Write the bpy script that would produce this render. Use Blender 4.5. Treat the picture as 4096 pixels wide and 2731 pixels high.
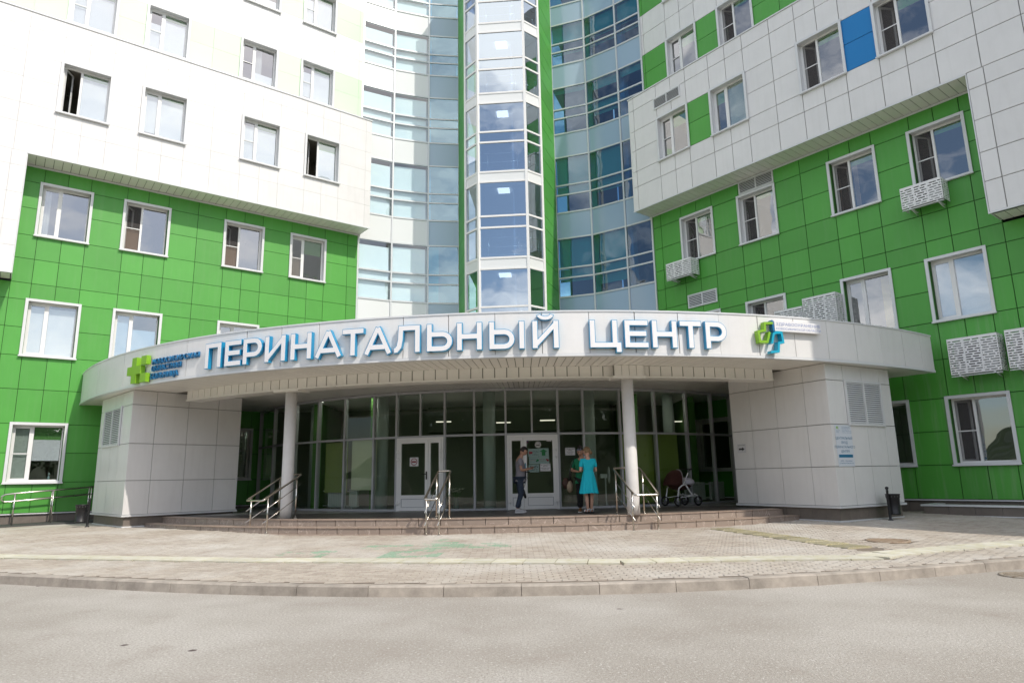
import bpy, bmesh, math, random
from mathutils import Matrix, Vector, noise as mnoise
random.seed(7)
R_ = math.radians
scn = bpy.context.scene
for o in list(bpy.data.objects): bpy.data.objects.remove(o)
COL = scn.collection

# ------------------------------------------------------------------ camera, sky, sun, exposure
CAMZ = 1.48
cam = bpy.data.cameras.new('camera'); cam.sensor_width = 36; cam.lens = 23.607; cam.clip_end = 2000; cam.clip_start = .05
camo = bpy.data.objects.new('camera', cam); COL.objects.link(camo)
p_, r_ = R_(11.457), R_(1.0759)
fw = Vector((0, math.cos(p_), math.sin(p_))); rt = Vector((1, 0, 0)); dn = Vector((0, math.sin(p_), -math.cos(p_)))
rx = rt*math.cos(r_) + dn*math.sin(r_); ry = -rt*math.sin(r_) + dn*math.cos(r_)
m3 = Matrix((rx, -ry, -fw)).transposed()
camo.matrix_world = Matrix.Translation((0, 0, CAMZ)) @ m3.to_4x4()
scn.camera = camo
SUNV = Vector((-.505, .454, -.734))                        # direction the sunlight travels
w = bpy.data.worlds.new('World'); scn.world = w; w.use_nodes = True
nt = w.node_tree; nt.nodes.clear()
out = nt.nodes.new('ShaderNodeOutputWorld'); bg = nt.nodes.new('ShaderNodeBackground'); bg.inputs[1].default_value = .15
sky = nt.nodes.new('ShaderNodeTexSky'); sky.sky_type = 'NISHITA'; sky.sun_disc = False
sky.sun_elevation = R_(47.2); sky.sun_rotation = R_(132); sky.air_density = 1.0; sky.dust_density = 1.2
tc = nt.nodes.new('ShaderNodeTexCoord'); mp = nt.nodes.new('ShaderNodeMapping'); mp.inputs['Scale'].default_value = (1, 1, 2.2)
nz = nt.nodes.new('ShaderNodeTexNoise'); nz.inputs['Scale'].default_value = 3.1; nz.inputs['Detail'].default_value = 7; nz.inputs['Roughness'].default_value = .6
cr = nt.nodes.new('ShaderNodeValToRGB'); cr.color_ramp.elements[0].position = .43; cr.color_ramp.elements[1].position = .62
cr.color_ramp.elements[1].color = (.9, .9, .9, 1)
mx = nt.nodes.new('ShaderNodeMixRGB'); mx.inputs[2].default_value = (12.5, 12.4, 12.4, 1)
L = nt.links.new
L(tc.outputs['Generated'], mp.inputs[0]); L(mp.outputs[0], nz.inputs[0]); L(nz.outputs[0], cr.inputs[0]); L(cr.outputs[0], mx.inputs[0])
L(sky.outputs[0], mx.inputs[1]); L(mx.outputs[0], bg.inputs[0]); L(bg.outputs[0], out.inputs[0])
sun = bpy.data.lights.new('sun', 'SUN'); sun.energy = 3.0; sun.angle = R_(.53); sun.color = (1, .93, .83)
suno = bpy.data.objects.new('sun', sun); COL.objects.link(suno); suno.rotation_euler = SUNV.to_track_quat('-Z', 'Y').to_euler()
vs = scn.view_settings; vs.view_transform = 'Standard'; vs.look = 'None'; vs.gamma = 1; vs.use_curve_mapping = False; vs.exposure = .1
scn.render.engine = 'CYCLES'; cy_s = scn.cycles; cy_s.max_bounces = 6; cy_s.diffuse_bounces = 4; cy_s.glossy_bounces = 3; cy_s.transparent_max_bounces = 10; cy_s.caustics_reflective = False; cy_s.caustics_refractive = False
scn.render.resolution_x, scn.render.resolution_y = 1024, 682

# ------------------------------------------------------------------ materials
MATS = {}
def mat(name, col, rough=.5, metal=0., spec=.5, var=0., nscale=0., namt=0., ncol=None, bump=0., bscale=200., coat=0., emit=None, estr=0, streak=0., alpha=None):
    if name in MATS: return MATS[name]
    m = bpy.data.materials.new(name); MATS[name] = m; m.use_nodes = True
    n = m.node_tree.nodes; l = m.node_tree.links.new; b = n['Principled BSDF']
    b.inputs['Base Color'].default_value = (*col, 1); b.inputs['Roughness'].default_value = rough; b.inputs['Metallic'].default_value = metal
    b.inputs['Specular IOR Level'].default_value = spec
    if coat: b.inputs['Coat Weight'].default_value = coat; b.inputs['Coat Roughness'].default_value = .12
    if emit: b.inputs['Emission Color'].default_value = (*emit, 1); b.inputs['Emission Strength'].default_value = estr
    src = None
    geo = n.new('ShaderNodeNewGeometry')
    if namt:
        t = n.new('ShaderNodeTexNoise'); t.inputs['Scale'].default_value = nscale; t.inputs['Detail'].default_value = 6; t.inputs['Roughness'].default_value = .65
        l(geo.outputs['Position'], t.inputs['Vector'])
        rmp = n.new('ShaderNodeMapRange'); rmp.inputs[1].default_value = .35; rmp.inputs[2].default_value = .68; l(t.outputs[0], rmp.inputs[0])
        mm = n.new('ShaderNodeMixRGB'); mm.inputs[1].default_value = (*col, 1); c2 = ncol or tuple(c*(1-namt) for c in col); mm.inputs[2].default_value = (*c2, 1)
        l(rmp.outputs[0], mm.inputs[0]); src = mm.outputs[0]
    if streak:
        mpn = n.new('ShaderNodeMapping'); mpn.inputs['Scale'].default_value = (5, 5, .35); l(geo.outputs['Position'], mpn.inputs[0])
        t2 = n.new('ShaderNodeTexNoise'); t2.inputs['Scale'].default_value = 1.6; t2.inputs['Detail'].default_value = 5; l(mpn.outputs[0], t2.inputs['Vector'])
        r2 = n.new('ShaderNodeMapRange'); r2.inputs[1].default_value = .5; r2.inputs[2].default_value = .8; r2.inputs[4].default_value = streak; l(t2.outputs[0], r2.inputs[0])
        ms = n.new('ShaderNodeMixRGB'); ms.inputs[1].default_value = (*col, 1); ms.inputs[2].default_value = (.42, .40, .36, 1)
        if src: l(src, ms.inputs[1])
        l(r2.outputs[0], ms.inputs[0]); src = ms.outputs[0]
    if var:
        oi = n.new('ShaderNodeObjectInfo'); mr = n.new('ShaderNodeMapRange'); mr.inputs[3].default_value = 1-var; mr.inputs[4].default_value = 1+var
        l(oi.outputs['Random'], mr.inputs[0]); vm = n.new('ShaderNodeMixRGB'); vm.blend_type = 'MULTIPLY'; vm.inputs[0].default_value = 1
        vm.inputs[1].default_value = (*col, 1)
        if src: l(src, vm.inputs[1])
        l(mr.outputs[0], vm.inputs[2]); src = vm.outputs[0]
    if src: l(src, b.inputs['Base Color'])
    if bump:
        t = n.new('ShaderNodeTexNoise'); t.inputs['Scale'].default_value = bscale; t.inputs['Detail'].default_value = 3; l(geo.outputs['Position'], t.inputs['Vector'])
        bp = n.new('ShaderNodeBump'); bp.inputs['Strength'].default_value = bump; bp.inputs['Distance'].default_value = .01; l(t.outputs[0], bp.inputs['Height']); l(bp.outputs[0], b.inputs['Normal'])
    return m

def bowed(m, st=.12, sc=1.1):
    n = m.node_tree.nodes; l = m.node_tree.links.new; geo = n.new('ShaderNodeNewGeometry'); t = n.new('ShaderNodeTexNoise'); t.inputs['Scale'].default_value = sc; t.inputs['Detail'].default_value = 2; l(geo.outputs['Position'], t.inputs['Vector'])
    bp = n.new('ShaderNodeBump'); bp.inputs['Strength'].default_value = st; bp.inputs['Distance'].default_value = .08; l(t.outputs[0], bp.inputs['Height']); l(bp.outputs[0], n['Principled BSDF'].inputs['Normal'])
def glass(name, tint, ior=1.75, wav=.0, gcol=(1, 1, 1), base=0.):
    if name in MATS: return MATS[name]
    m = bpy.data.materials.new(name); MATS[name] = m; m.use_nodes = True
    n = m.node_tree.nodes; l = m.node_tree.links.new; n.clear()
    o = n.new('ShaderNodeOutputMaterial'); tr = n.new('ShaderNodeBsdfTransparent'); tr.inputs[0].default_value = (*tint, 1)
    gl = n.new('ShaderNodeBsdfGlossy'); gl.inputs['Roughness'].default_value = .01; gl.inputs[0].default_value = (*gcol, 1)
    fr = n.new('ShaderNodeFresnel'); fr.inputs[0].default_value = ior
    gb = n.new('ShaderNodeNewGeometry'); sb = n.new('ShaderNodeMath'); sb.operation = 'SUBTRACT'; sb.inputs[0].default_value = 1; l(gb.outputs['Backfacing'], sb.inputs[1]); mb_ = n.new('ShaderNodeMath'); mb_.operation = 'MULTIPLY'; ab = n.new('ShaderNodeMapRange'); ab.inputs[3].default_value = base; l(fr.outputs[0], ab.inputs[0]); l(ab.outputs[0], mb_.inputs[0]); l(sb.outputs[0], mb_.inputs[1])
    ms = n.new('ShaderNodeMixShader'); l(mb_.outputs[0], ms.inputs[0]); l(tr.outputs[0], ms.inputs[1]); l(gl.outputs[0], ms.inputs[2]); l(ms.outputs[0], o.inputs[0])
    if wav:
        geo = n.new('ShaderNodeNewGeometry'); t = n.new('ShaderNodeTexNoise'); t.inputs['Scale'].default_value = 1.1; t.inputs['Detail'].default_value = 1; l(geo.outputs['Position'], t.inputs['Vector'])
        bp = n.new('ShaderNodeBump'); bp.inputs['Strength'].default_value = wav; bp.inputs['Distance'].default_value = .1; l(t.outputs[0], bp.inputs['Height'])
        l(bp.outputs[0], gl.inputs['Normal'])
    return m

WHITE = mat('white_cladding', (.78, .77, .76), .34, var=.025, nscale=1.5, namt=.05, streak=.10)
WHITE2 = mat('white_metal', (.80, .80, .80), .4)
PVC = mat('white_pvc', (.82, .82, .81), .35)
GREEN = mat('green_cladding', (.080, .36, .046), .48, spec=.6, var=.085, nscale=1.0, namt=.08, streak=.05)
GREENS = mat('green_cladding_stained', (.080, .36, .046), .48, spec=.6, var=.085, streak=.24)
GLAREG = mat('glare_green_cladding', (.56, .72, .52), .5, spec=.8, var=.03)  # the ordinary cladding green with sun glare mixed into the colour
BLUE = mat('blue_cladding', (.004, .20, .52), .36)
for m_ in (WHITE, GREEN, GREENS, GLAREG, BLUE): bowed(m_)
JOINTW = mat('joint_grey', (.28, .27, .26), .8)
JOINTG = mat('joint_green', (.025, .10, .015), .8)
JOINTL = mat('joint_glare', (.76, .75, .73), .8)  # left wing joints coloured as if washed out by the sun
SOFF = mat('soffit_metal', (.84, .82, .77), .33, var=.03, spec=.6)
SOFFD = mat('soffit_gap', (.24, .23, .20), .8)
FLASH = mat('white_flashing', (.70, .71, .72), .3)
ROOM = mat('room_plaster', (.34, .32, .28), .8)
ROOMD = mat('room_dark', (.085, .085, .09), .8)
BLINDG = mat('green_blind', (.14, .36, .09), .8)
BLINDW = mat('white_blind', (.90, .91, .92), .75)
BLINDB = mat('blue_blind', (.42, .60, .76), .75)
BLINDT = mat('teal_blind', (.22, .62, .40), .8)
SCREEN = mat('fly_screen_mesh', (.045, .042, .042), .7)
BROWNS = mat('brown_curtain', (.30, .21, .15), .8)
GLW = glass('window_glass', (.90, .93, .94), 1.7, wav=.05, base=.26)
GLC = glass('curtain_glass_blue', (.50, .70, .82), 1.65, wav=.07, base=.10, gcol=(.75, .88, 1))
GLCL = glass('curtain_glass_pale', (.93, .99, 1), 1.6, wav=.05, base=.10)
GLCY = glass('curtain_glass_cyan', (.35, .74, .90), 1.7, wav=.06, base=.26, gcol=(.72, .93, 1))
GLT = glass('tower_glass', (.70, .80, .90), 1.7, wav=.04, base=.46, gcol=(.86, .94, 1))
GLE = glass('entrance_glass', (.92, .96, .92), 1.55, wav=.015)
SPAN = mat('spandrel_glass', (.34, .46, .58), .12, spec=.8, var=.05)
SPANW = mat('white_spandrel', (.78, .80, .80), .2, spec=.6, var=.02)
ALU = mat('aluminium_profile', (.62, .64, .65), .38, metal=.2)
ALUG = mat('grey_aluminium', (.42, .43, .45), .42, metal=.1)
STEEL = mat('brushed_steel', (.60, .57, .52), .22, metal=1.)
BLACK = mat('black_metal', (.018, .018, .02), .45, nscale=9, namt=.4)
PLINTH = mat('plinth_tile', (.20, .17, .145), .55, var=.08, nscale=4, namt=.2)
LAMP = mat('lamp_panel', (.9, .9, .85), .5, emit=(1, .93, .8), estr=2.2)
SIGNW = mat('sign_white', (.84, .83, .84), .4)
SIGNB = mat('sign_blue', (.006, .27, .50), .3, coat=.3)
SIGND = mat('sign_navy', (.01, .16, .36), .3, coat=.2)
SIGNG = mat('sign_green', (.23, .47, .025), .35)
SIGNC = mat('sign_cyan', (.01, .38, .56), .3)
PAPER = mat('paper', (.66, .66, .67), .8)
INK = mat('ink', (.03, .03, .035), .8)
INKB = mat('ink_blue', (.01, .16, .30), .6)

# ------------------------------------------------------------------ mesh helpers
TSC = bpy.data.scenes.new('evaluation'); TVL = TSC.view_layers[0]
def evalmesh(o):
    TSC.collection.objects.link(o); TVL.update(); me = bpy.data.meshes.new_from_object(o.evaluated_get(TVL.depsgraph)); bpy.data.objects.remove(o); return me
class MB:
    def __init__(s): s.v = []; s.f = []; s.m = []; s.sm = []
    def face(s, pts, mi=0, smooth=False):
        i = len(s.v); s.v += [tuple(p) for p in pts]; s.f.append(tuple(range(i, i+len(pts)))); s.m.append(mi); s.sm.append(smooth)
    def box(s, x0, x1, y0, y1, z0, z1, mi=0, M=None):
        P = [(x0,y0,z0),(x1,y0,z0),(x1,y1,z0),(x0,y1,z0),(x0,y0,z1),(x1,y0,z1),(x1,y1,z1),(x0,y1,z1)]
        if M: P = [tuple(M @ Vector(p)) for p in P]
        i = len(s.v); s.v += P
        for f in ((0,3,2,1),(4,5,6,7),(0,1,5,4),(1,2,6,5),(2,3,7,6),(3,0,4,7)):
            s.f.append(tuple(i+k for k in f)); s.m.append(mi); s.sm.append(False)
        return s
    def prism(s, poly, z0, z1, mi=0):
        n = len(poly); i = len(s.v); s.v += [(x, y, z0) for x, y in poly] + [(x, y, z1) for x, y in poly]
        for f in [tuple(i+k for k in reversed(range(n))), tuple(i+n+k for k in range(n))] + [(i+k, i+(k+1) % n, i+n+(k+1) % n, i+n+k) for k in range(n)]:
            s.f.append(f); s.m.append(mi); s.sm.append(False)
        return s
    def tube(s, pts, r, n=8, mi=0, cap=True, closed=False):
        pts = [Vector(p) for p in pts]; N = len(pts); rings = []
        rr = r if isinstance(r, (list, tuple)) else [r]*N
        up = None
        for k, p in enumerate(pts):
            if closed: d = pts[(k+1) % N] - pts[k-1]
            else: d = pts[min(k+1, N-1)] - pts[max(k-1, 0)]
            d.normalize()
            if up is None:
                a = Vector((0, 0, 1)) if abs(d.z) < .9 else Vector((1, 0, 0)); up = (a - d*a.dot(d)).normalized()
            else: up = (up - d*up.dot(d)).normalized()
            sd = d.cross(up); i = len(s.v)
            for j in range(n):
                a = 2*math.pi*j/n; s.v.append(tuple(p + (up*math.cos(a) + sd*math.sin(a))*rr[k]))
            rings.append(i)
        for k in range(N if closed else N-1):
            a, b = rings[k], rings[(k+1) % N]
            for j in range(n):
                s.f.append((a+j, a+(j+1) % n, b+(j+1) % n, b+j)); s.m.append(mi); s.sm.append(True)
        if cap and not closed:
            s.f.append(tuple(rings[0]+j for j in reversed(range(n)))); s.m.append(mi); s.sm.append(False)
            s.f.append(tuple(rings[-1]+j for j in range(n))); s.m.append(mi); s.sm.append(False)
        return s
    def lathe(s, prof, n=20, c=(0, 0, 0), mi=0, sx=1, sy=1):
        rings = []
        for r, z in prof:
            i = len(s.v); rings.append(i)
            for j in range(n):
                a = 2*math.pi*j/n; s.v.append((c[0]+r*sx*math.cos(a), c[1]+r*sy*math.sin(a), c[2]+z))
        for a, b in zip(rings, rings[1:]):
            for j in range(n):
                s.f.append((a+j, a+(j+1) % n, b+(j+1) % n, b+j)); s.m.append(mi); s.sm.append(True)
        s.f.append(tuple(rings[0]+j for j in reversed(range(n)))); s.m.append(mi); s.sm.append(False)
        s.f.append(tuple(rings[-1]+j for j in range(n))); s.m.append(mi); s.sm.append(False)
        return s
    def mesh(s, name, mats):
        me = bpy.data.meshes.new(name); me.from_pydata(s.v, [], s.f)
        for m in (mats if isinstance(mats, (list, tuple)) else [mats]): me.materials.append(m)
        me.polygons.foreach_set('material_index', s.m); me.polygons.foreach_set('use_smooth', s.sm); me.update(); return me

WM = {}
def add(name, data, parent=None, M=None, label=None, cat=None, group=None, kind=None):
    o = bpy.data.objects.new(name, data); COL.objects.link(o)
    M = M or Matrix.Identity(4)
    if parent is not None:
        o.parent = parent; o.matrix_basis = WM[parent.name].inverted() @ M
    else: o.matrix_basis = M
    WM[o.name] = M
    if label: o['label'] = label
    if cat: o['category'] = cat
    if group: o['group'] = group
    if kind: o['kind'] = kind
    return o
def empty(name, M, label, cat, group=None):
    if not isinstance(M, Matrix): M = Matrix.Translation(M)
    o = add(name, None, None, M, label, cat, group); o.empty_display_size = .2; return o
UC = {}
def ucube(m):
    if m.name not in UC:
        b = MB(); b.box(-.5, .5, -.5, .5, -.5, .5); UC[m.name] = b.mesh('unit_'+m.name, m)
    return UC[m.name]
def bx(name, parent, F, x0, x1, y0, y1, z0, z1, m, jit=0., **k):
    """box part in the frame F"""
    M = F @ Matrix.Translation(((x0+x1)/2, (y0+y1)/2, (z0+z1)/2))
    if jit: M = M @ Matrix.Rotation(random.uniform(-jit, jit), 4, 'X') @ Matrix.Rotation(random.uniform(-jit, jit), 4, 'Z')
    return add(name, ucube(m), parent, M @ Matrix.Diagonal((x1-x0, y1-y0, z1-z0, 1)), **k)
def part(name, mb, mats, parent, M=None, **k): return add(name, mb.mesh(name, mats), parent, M, **k)
def frame2(A, B):
    """frame at A with x towards B (in plan), y into the wall (left of x), z up"""
    A = Vector((A[0], A[1], A[2] if len(A) > 2 else 0)); d = Vector((B[0]-A[0], B[1]-A[1], 0)).normalized(); n = Vector((-d.y, d.x, 0))
    return Matrix.Translation(A) @ Matrix((d, n, Vector((0, 0, 1)))).transposed().to_4x4()
def tmesh(s, size, ext=0., off=0., align='CENTER', mats=None, space=1.):
    c = bpy.data.curves.new('t', 'FONT'); c.body = s; c.size = size; c.extrude = ext; c.offset = off; c.align_x = align; c.resolution_u = 3; c.space_character = space
    o = bpy.data.objects.new('t', c); me = evalmesh(o); bpy.data.curves.remove(c); me.materials.clear()
    for m in (mats or [INK]): me.materials.append(m)
    return me
def join(meshes):
    bm = bmesh.new()
    for me, M in meshes:
        t = bmesh.new(); t.from_mesh(me); t.transform(M); tmp = bpy.data.meshes.new('tmp'); t.to_mesh(tmp); t.free(); bm.from_mesh(tmp)
    o = bpy.data.meshes.new('joined'); bm.to_mesh(o); bm.free()
    for m in meshes[0][0].materials: o.materials.append(m)
    return o

# ------------------------------------------------------------------ ground
KC = Vector((.36, 25.42)); KR = 16.4; F0 = math.asin(.335)
def ss(a, b, x):
    t = max(0, min(1, (x-a)/(b-a))); return t*t*(3-2*t)
def kpt(u, d):
    """point u metres along the kerb face, d metres behind it"""
    a = u/KR
    if abs(a) <= F0:
        return Vector((KC.x + (KR-d)*math.sin(a), KC.y - (KR-d)*math.cos(a)))
    s = 1 if a > 0 else -1; e = abs(u) - F0*KR
    n = Vector((-math.sin(F0)*s, math.cos(F0))); t = Vector((math.cos(F0)*s, math.sin(F0)))
    T = Vector((KC.x + KR*math.sin(F0)*s, KC.y - KR*math.cos(F0)))
    return T + t*e + n*d
def kd(x, y):
    dx, dy = x-KC.x, KC.y-y; a = math.atan2(dx, dy)
    if abs(a) <= F0 and dy > 0: return KR - math.hypot(dx, dy)
    s = 1 if dx > 0 else -1; T = Vector((KC.x + KR*math.sin(F0)*s, KC.y - KR*math.cos(F0)))
    return (Vector((x, y))-T).dot(Vector((-math.sin(F0)*s, math.cos(F0))))
def gz(x, y):
    d = kd(x, y)
    return .135 + .0205*max(0, min(d, 6.6)) + .055*ss(5, 8, abs(x))*ss(2, 5.5, d) + .03*ss(9, 13, abs(x))*ss(4, 8, d)

def road_mat():
    m = mat('asphalt', (.36, .335, .30), .85, bump=1., bscale=75)
    n = m.node_tree.nodes; l = m.node_tree.links.new; b = n['Principled BSDF']; geo = n.new('ShaderNodeNewGeometry')
    def noise(sc, det=6, w=None):
        t = n.new('ShaderNodeTexNoise'); t.inputs['Scale'].default_value = sc; t.inputs['Detail'].default_value = det; t.inputs['Roughness'].default_value = .6; l(geo.outputs['Position'], t.inputs['Vector']); return t.outputs[0]
    def rng(s, a, b_, c=0, d=1):
        r = n.new('ShaderNodeMapRange'); r.inputs[1].default_value = a; r.inputs[2].default_value = b_; r.inputs[3].default_value = c; r.inputs[4].default_value = d; l(s, r.inputs[0]); return r.outputs[0]
    def mix(f, a, c2, bt='MIX'):
        x = n.new('ShaderNodeMixRGB'); x.blend_type = bt; l(f, x.inputs[0]) if not isinstance(f, float) else setattr(x.inputs[0], 'default_value', f)
        if isinstance(a, tuple): x.inputs[1].default_value = (*a, 1)
        else: l(a, x.inputs[1])
        if isinstance(c2, tuple): x.inputs[2].default_value = (*c2, 1)
        else: l(c2, x.inputs[2])
        return x.outputs[0]
    c = mix(rng(noise(.35, 3), .42, .62), (.375, .345, .305), (.49, .465, .425))       # dusty pale patches
    c = mix(rng(noise(48, 3), .42, .66, 0, .8), c, (.27, .24, .205))                        # aggregate
    c = mix(rng(noise(34, 2), .60, .72), c, (.60, .58, .54))
    v = n.new('ShaderNodeTexVoronoi'); v.inputs['Scale'].default_value = 1.15; l(geo.outputs['Position'], v.inputs['Vector'])
    sp = rng(v.outputs['Distance'], .055, .035); vs_ = rng(v.outputs['Color'], .30, .40)
    mu = n.new('ShaderNodeMath'); mu.operation = 'MULTIPLY'; l(sp, mu.inputs[0]); l(vs_, mu.inputs[1])
    c = mix(mu.outputs[0], c, (.10, .075, .07))
    c = mix(rng(noise(1.3, 5), .57, .75, 0, .35), c, (.25, .20, .165))
    l(c, b.inputs['Base Color']); return m
b = MB()
xs = [-400, -60, -20, 0, 20, 60, 400]; ys = [-400, -60, -14, 0, 8, 30, 400]
for i in range(6):
    for j in range(6): b.face([(xs[i], ys[j], 0), (xs[i+1], ys[j], 0), (xs[i+1], ys[j+1], 0), (xs[i], ys[j+1], 0)])
part('road', b, road_mat(), None, kind='structure', label='sunlit pale dusty asphalt road in front of the kerb')

def paver_mat(name, tex):
    m = mat(name, (.40, .35, .29), .8, bump=.35, bscale=150)
    n = m.node_tree.nodes; l = m.node_tree.links.new; bs = n['Principled BSDF']; geo = n.new('ShaderNodeNewGeometry')
    sep = n.new('ShaderNodeSeparateXYZ'); l(geo.outputs['Position'], sep.inputs[0])
    def mth(op, a, b_=None):
        x = n.new('ShaderNodeMath'); x.operation = op
        for k, q in enumerate((a, b_)):
            if q is None: continue
            if isinstance(q, (int, float)): x.inputs[k].default_value = q
            else: l(q, x.inputs[k])
        return x.outputs[0]
    def noise(sc, det=5):
        t = n.new('ShaderNodeTexNoise'); t.inputs['Scale'].default_value = sc; t.inputs['Detail'].default_value = det; t.inputs['Roughness'].default_value = .62; l(geo.outputs['Position'], t.inputs['Vector']); return t.outputs[0]
    def rng(s, a, b_, c=0, d=1):
        r = n.new('ShaderNodeMapRange'); r.inputs[1].default_value = a; r.inputs[2].default_value = b_; r.inputs[3].default_value = c; r.inputs[4].default_value = d; l(s, r.inputs[0]); return r.outputs[0]
    def mix(f, a, c2, bt='MIX'):
        x = n.new('ShaderNodeMixRGB'); x.blend_type = bt
        if isinstance(f, float): x.inputs[0].default_value = f
        else: l(f, x.inputs[0])
        if isinstance(a, tuple): x.inputs[1].default_value = (*a, 1)
        else: l(a, x.inputs[1])
        if isinstance(c2, tuple): x.inputs[2].default_value = (*c2, 1)
        else: l(c2, x.inputs[2])
        return x.outputs[0]
    if tex:
        br = n.new('ShaderNodeTexBrick'); br.inputs['Scale'].default_value = 1; br.inputs['Brick Width'].default_value = .2; br.inputs['Row Height'].default_value = .1; br.inputs['Mortar Size'].default_value = .005
        br.inputs['Color1'].default_value = (.43, .38, .32, 1); br.inputs['Color2'].default_value = (.36, .31, .26, 1); br.inputs['Mortar'].default_value = (.24, .20, .16, 1); l(geo.outputs['Position'], br.inputs['Vector']); c = br.outputs[0]
    else:
        oi = n.new('ShaderNodeObjectInfo'); rr = mth('FRACT', mth('ADD', geo.outputs['Random Per Island'], oi.outputs['Random']))
        c = mix(rr, (.36, .31, .26), (.47, .42, .355))
    c = mix(rng(noise(.45, 4), .45, .66), c, (.54, .51, .46))
    c = mix(rng(noise(7, 5), .5, .75, 0, .6), c, (.30, .25, .205))
    # worn green paint marking on the paving
    g = None
    for (x0, y0, x1, y1) in ((-4.3, 12.15, -3.3, 13.1), (-2.25, 11.9, -1.2, 12.75), (-3.0, 13.2, -.1, 13.75), (-2.0, 12.75, -1.25, 14.6), (-1.2, 13.0, -.1, 13.5)):
        sk = mth('SUBTRACT', sep.outputs[0], mth('MULTIPLY', mth('SUBTRACT', sep.outputs[1], 13), .12))
        q = mth('MULTIPLY', mth('MULTIPLY', mth('GREATER_THAN', sk, x0), mth('LESS_THAN', sk, x1)), mth('MULTIPLY', mth('GREATER_THAN', sep.outputs[1], y0), mth('LESS_THAN', sep.outputs[1], y1)))
        g = q if g is None else mth('MAXIMUM', g, q)
    wear = rng(noise(24, 4), .66, .50) if tex else mth('MULTIPLY', mth('GREATER_THAN', mth('ADD', rng(noise(1.6, 3), .36, .66), mth('MULTIPLY', rr, .55)), .78), rng(noise(24, 4), .72, .52))
    c = mix(mth('MULTIPLY', mth('MULTIPLY', g, wear), .5), c, (.06, .34, .18))
    l(c, bs.inputs['Base Color']); return m
PAV = paver_mat('paving_blocks', False); PAVT = paver_mat('paving_far', True); BED = mat('paving_joint_sand', (.20, .165, .13), .95)
SC = Vector((-.24, 31.1)); R1, R2 = 15.49, 15.0
PRA, PRB, PRC = Vector((7.71, 16.42)), Vector((10.01, 17.76)), Vector((6.18, 19.15))
PLA, PLB, PLC = Vector((-10.75, 18.9)), Vector((-12.94, 21.09)), Vector((-8.64, 21.33))
b = MB(); us = [-70, -50, -40, -32] + [-26+.5*i for i in range(105)] + [32, 40, 50, 70]; ds = [.09, .5, 1, 1.5, 2, 3, 4, 5, 6, 7, 8, 10, 12, 14]
idx = {}
for i, u in enumerate(us):
    for j, d in enumerate(ds):
        p = kpt(u, d); idx[i, j] = len(b.v); b.v.append((p.x, p.y, gz(p.x, p.y) - .012))
for i in range(len(us)-1):
    for j in range(len(ds)-1):
        b.f.append((idx[i, j], idx[i+1, j], idx[i+1, j+1], idx[i, j+1])); b.m.append(0 if abs(us[i]) < 15.5 and ds[j] < 10 else 1); b.sm.append(True)
pave = part('pavement', b, [BED, PAVT], None, kind='structure', label='paved forecourt of small grey blocks between kerb and steps')

# strips of tactile slabs laid in the paving
strip = [(-16.5, 15.6), (-10, 13.55), (-4.45, 11.98), (-1.64, 11.42), (0, 11.16), (1.52, 10.93), (3.73, 11.04), (5.5, 10.98), (6.15, 11.45), (9.2, 12.68), (13, 14.0)]
def walk(pts, step):
    out_ = []; rest = 0
    for a, c in zip(pts, pts[1:]):
        a, c = Vector(a), Vector(c); Ln = (c-a).length; t = rest
        while t < Ln: out_.append((a + (c-a)*(t/Ln), (c-a).normalized())); t += step
        rest = t - Ln
    return out_
SLABS = walk(strip, .5)
diag = [(4.75, 15.7), (6.05, 11.95)]
DSL = walk(diag, .5)
def inpoly(x, y, P):
    k = False
    for a, c in zip(P, P[1:]+P[:1]):
        if (a.y > y) != (c.y > y) and x < (c.x-a.x)*(y-a.y)/(c.y-a.y)+a.x: k = not k
    return k
PRD, PLD = PRB + (PRC-PRA), PLB + (PLC-PLA)
def near_seg(x, y, pts, w):
    for a, c in zip(pts, pts[1:]):
        a, c = Vector(a), Vector(c); d = c-a; t = max(0, min(1, (Vector((x, y))-a).dot(d)/d.dot(d)))
        if (Vector((x, y))-(a+d*t)).length < w: return True
    return False
MH1 = Vector((7.0, 13.15))
cells = []
row = 0; y = 8.9
while y < 19.6:
    x = -16 + (.1 if row % 2 else 0)
    while x < 13.5:
        cx_, cy_ = x+.1, y+.05
        dd = kd(cx_, cy_)
        if dd > .26 and (Vector((cx_, cy_))-SC).length > R1+.05 and abs(cx_) < .80*cy_+1.2:
            if not (inpoly(cx_, cy_, [PRA, PRB, PRD, PRC]) or inpoly(cx_, cy_, [PLA, PLB, PLD, PLC])) and not near_seg(cx_, cy_, strip, .31) and not near_seg(cx_, cy_, diag, .31) and (Vector((cx_, cy_))-MH1).length > .44:
                cells.append((cx_, cy_))
        x += .2
    y += .1; row += 1
cells.sort(key=lambda c: c[0]**2*1.0 + (c[1])**2)
ub = MB(); ub.face([(-.088, -.039, .012), (.088, -.039, .012), (.088, .039, .012), (-.088, .039, .012)])
O = [(-.097, -.047, 0), (.097, -.047, 0), (.097, .047, 0), (-.097, .047, 0)]; I = [(-.088, -.039, .012), (.088, -.039, .012), (.088, .039, .012), (-.088, .039, .012)]
for k in range(4): ub.face([O[k], O[(k+1) % 4], I[(k+1) % 4], I[k]])
pme = ub.mesh('paver', PAV)
rest = MB()
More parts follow.
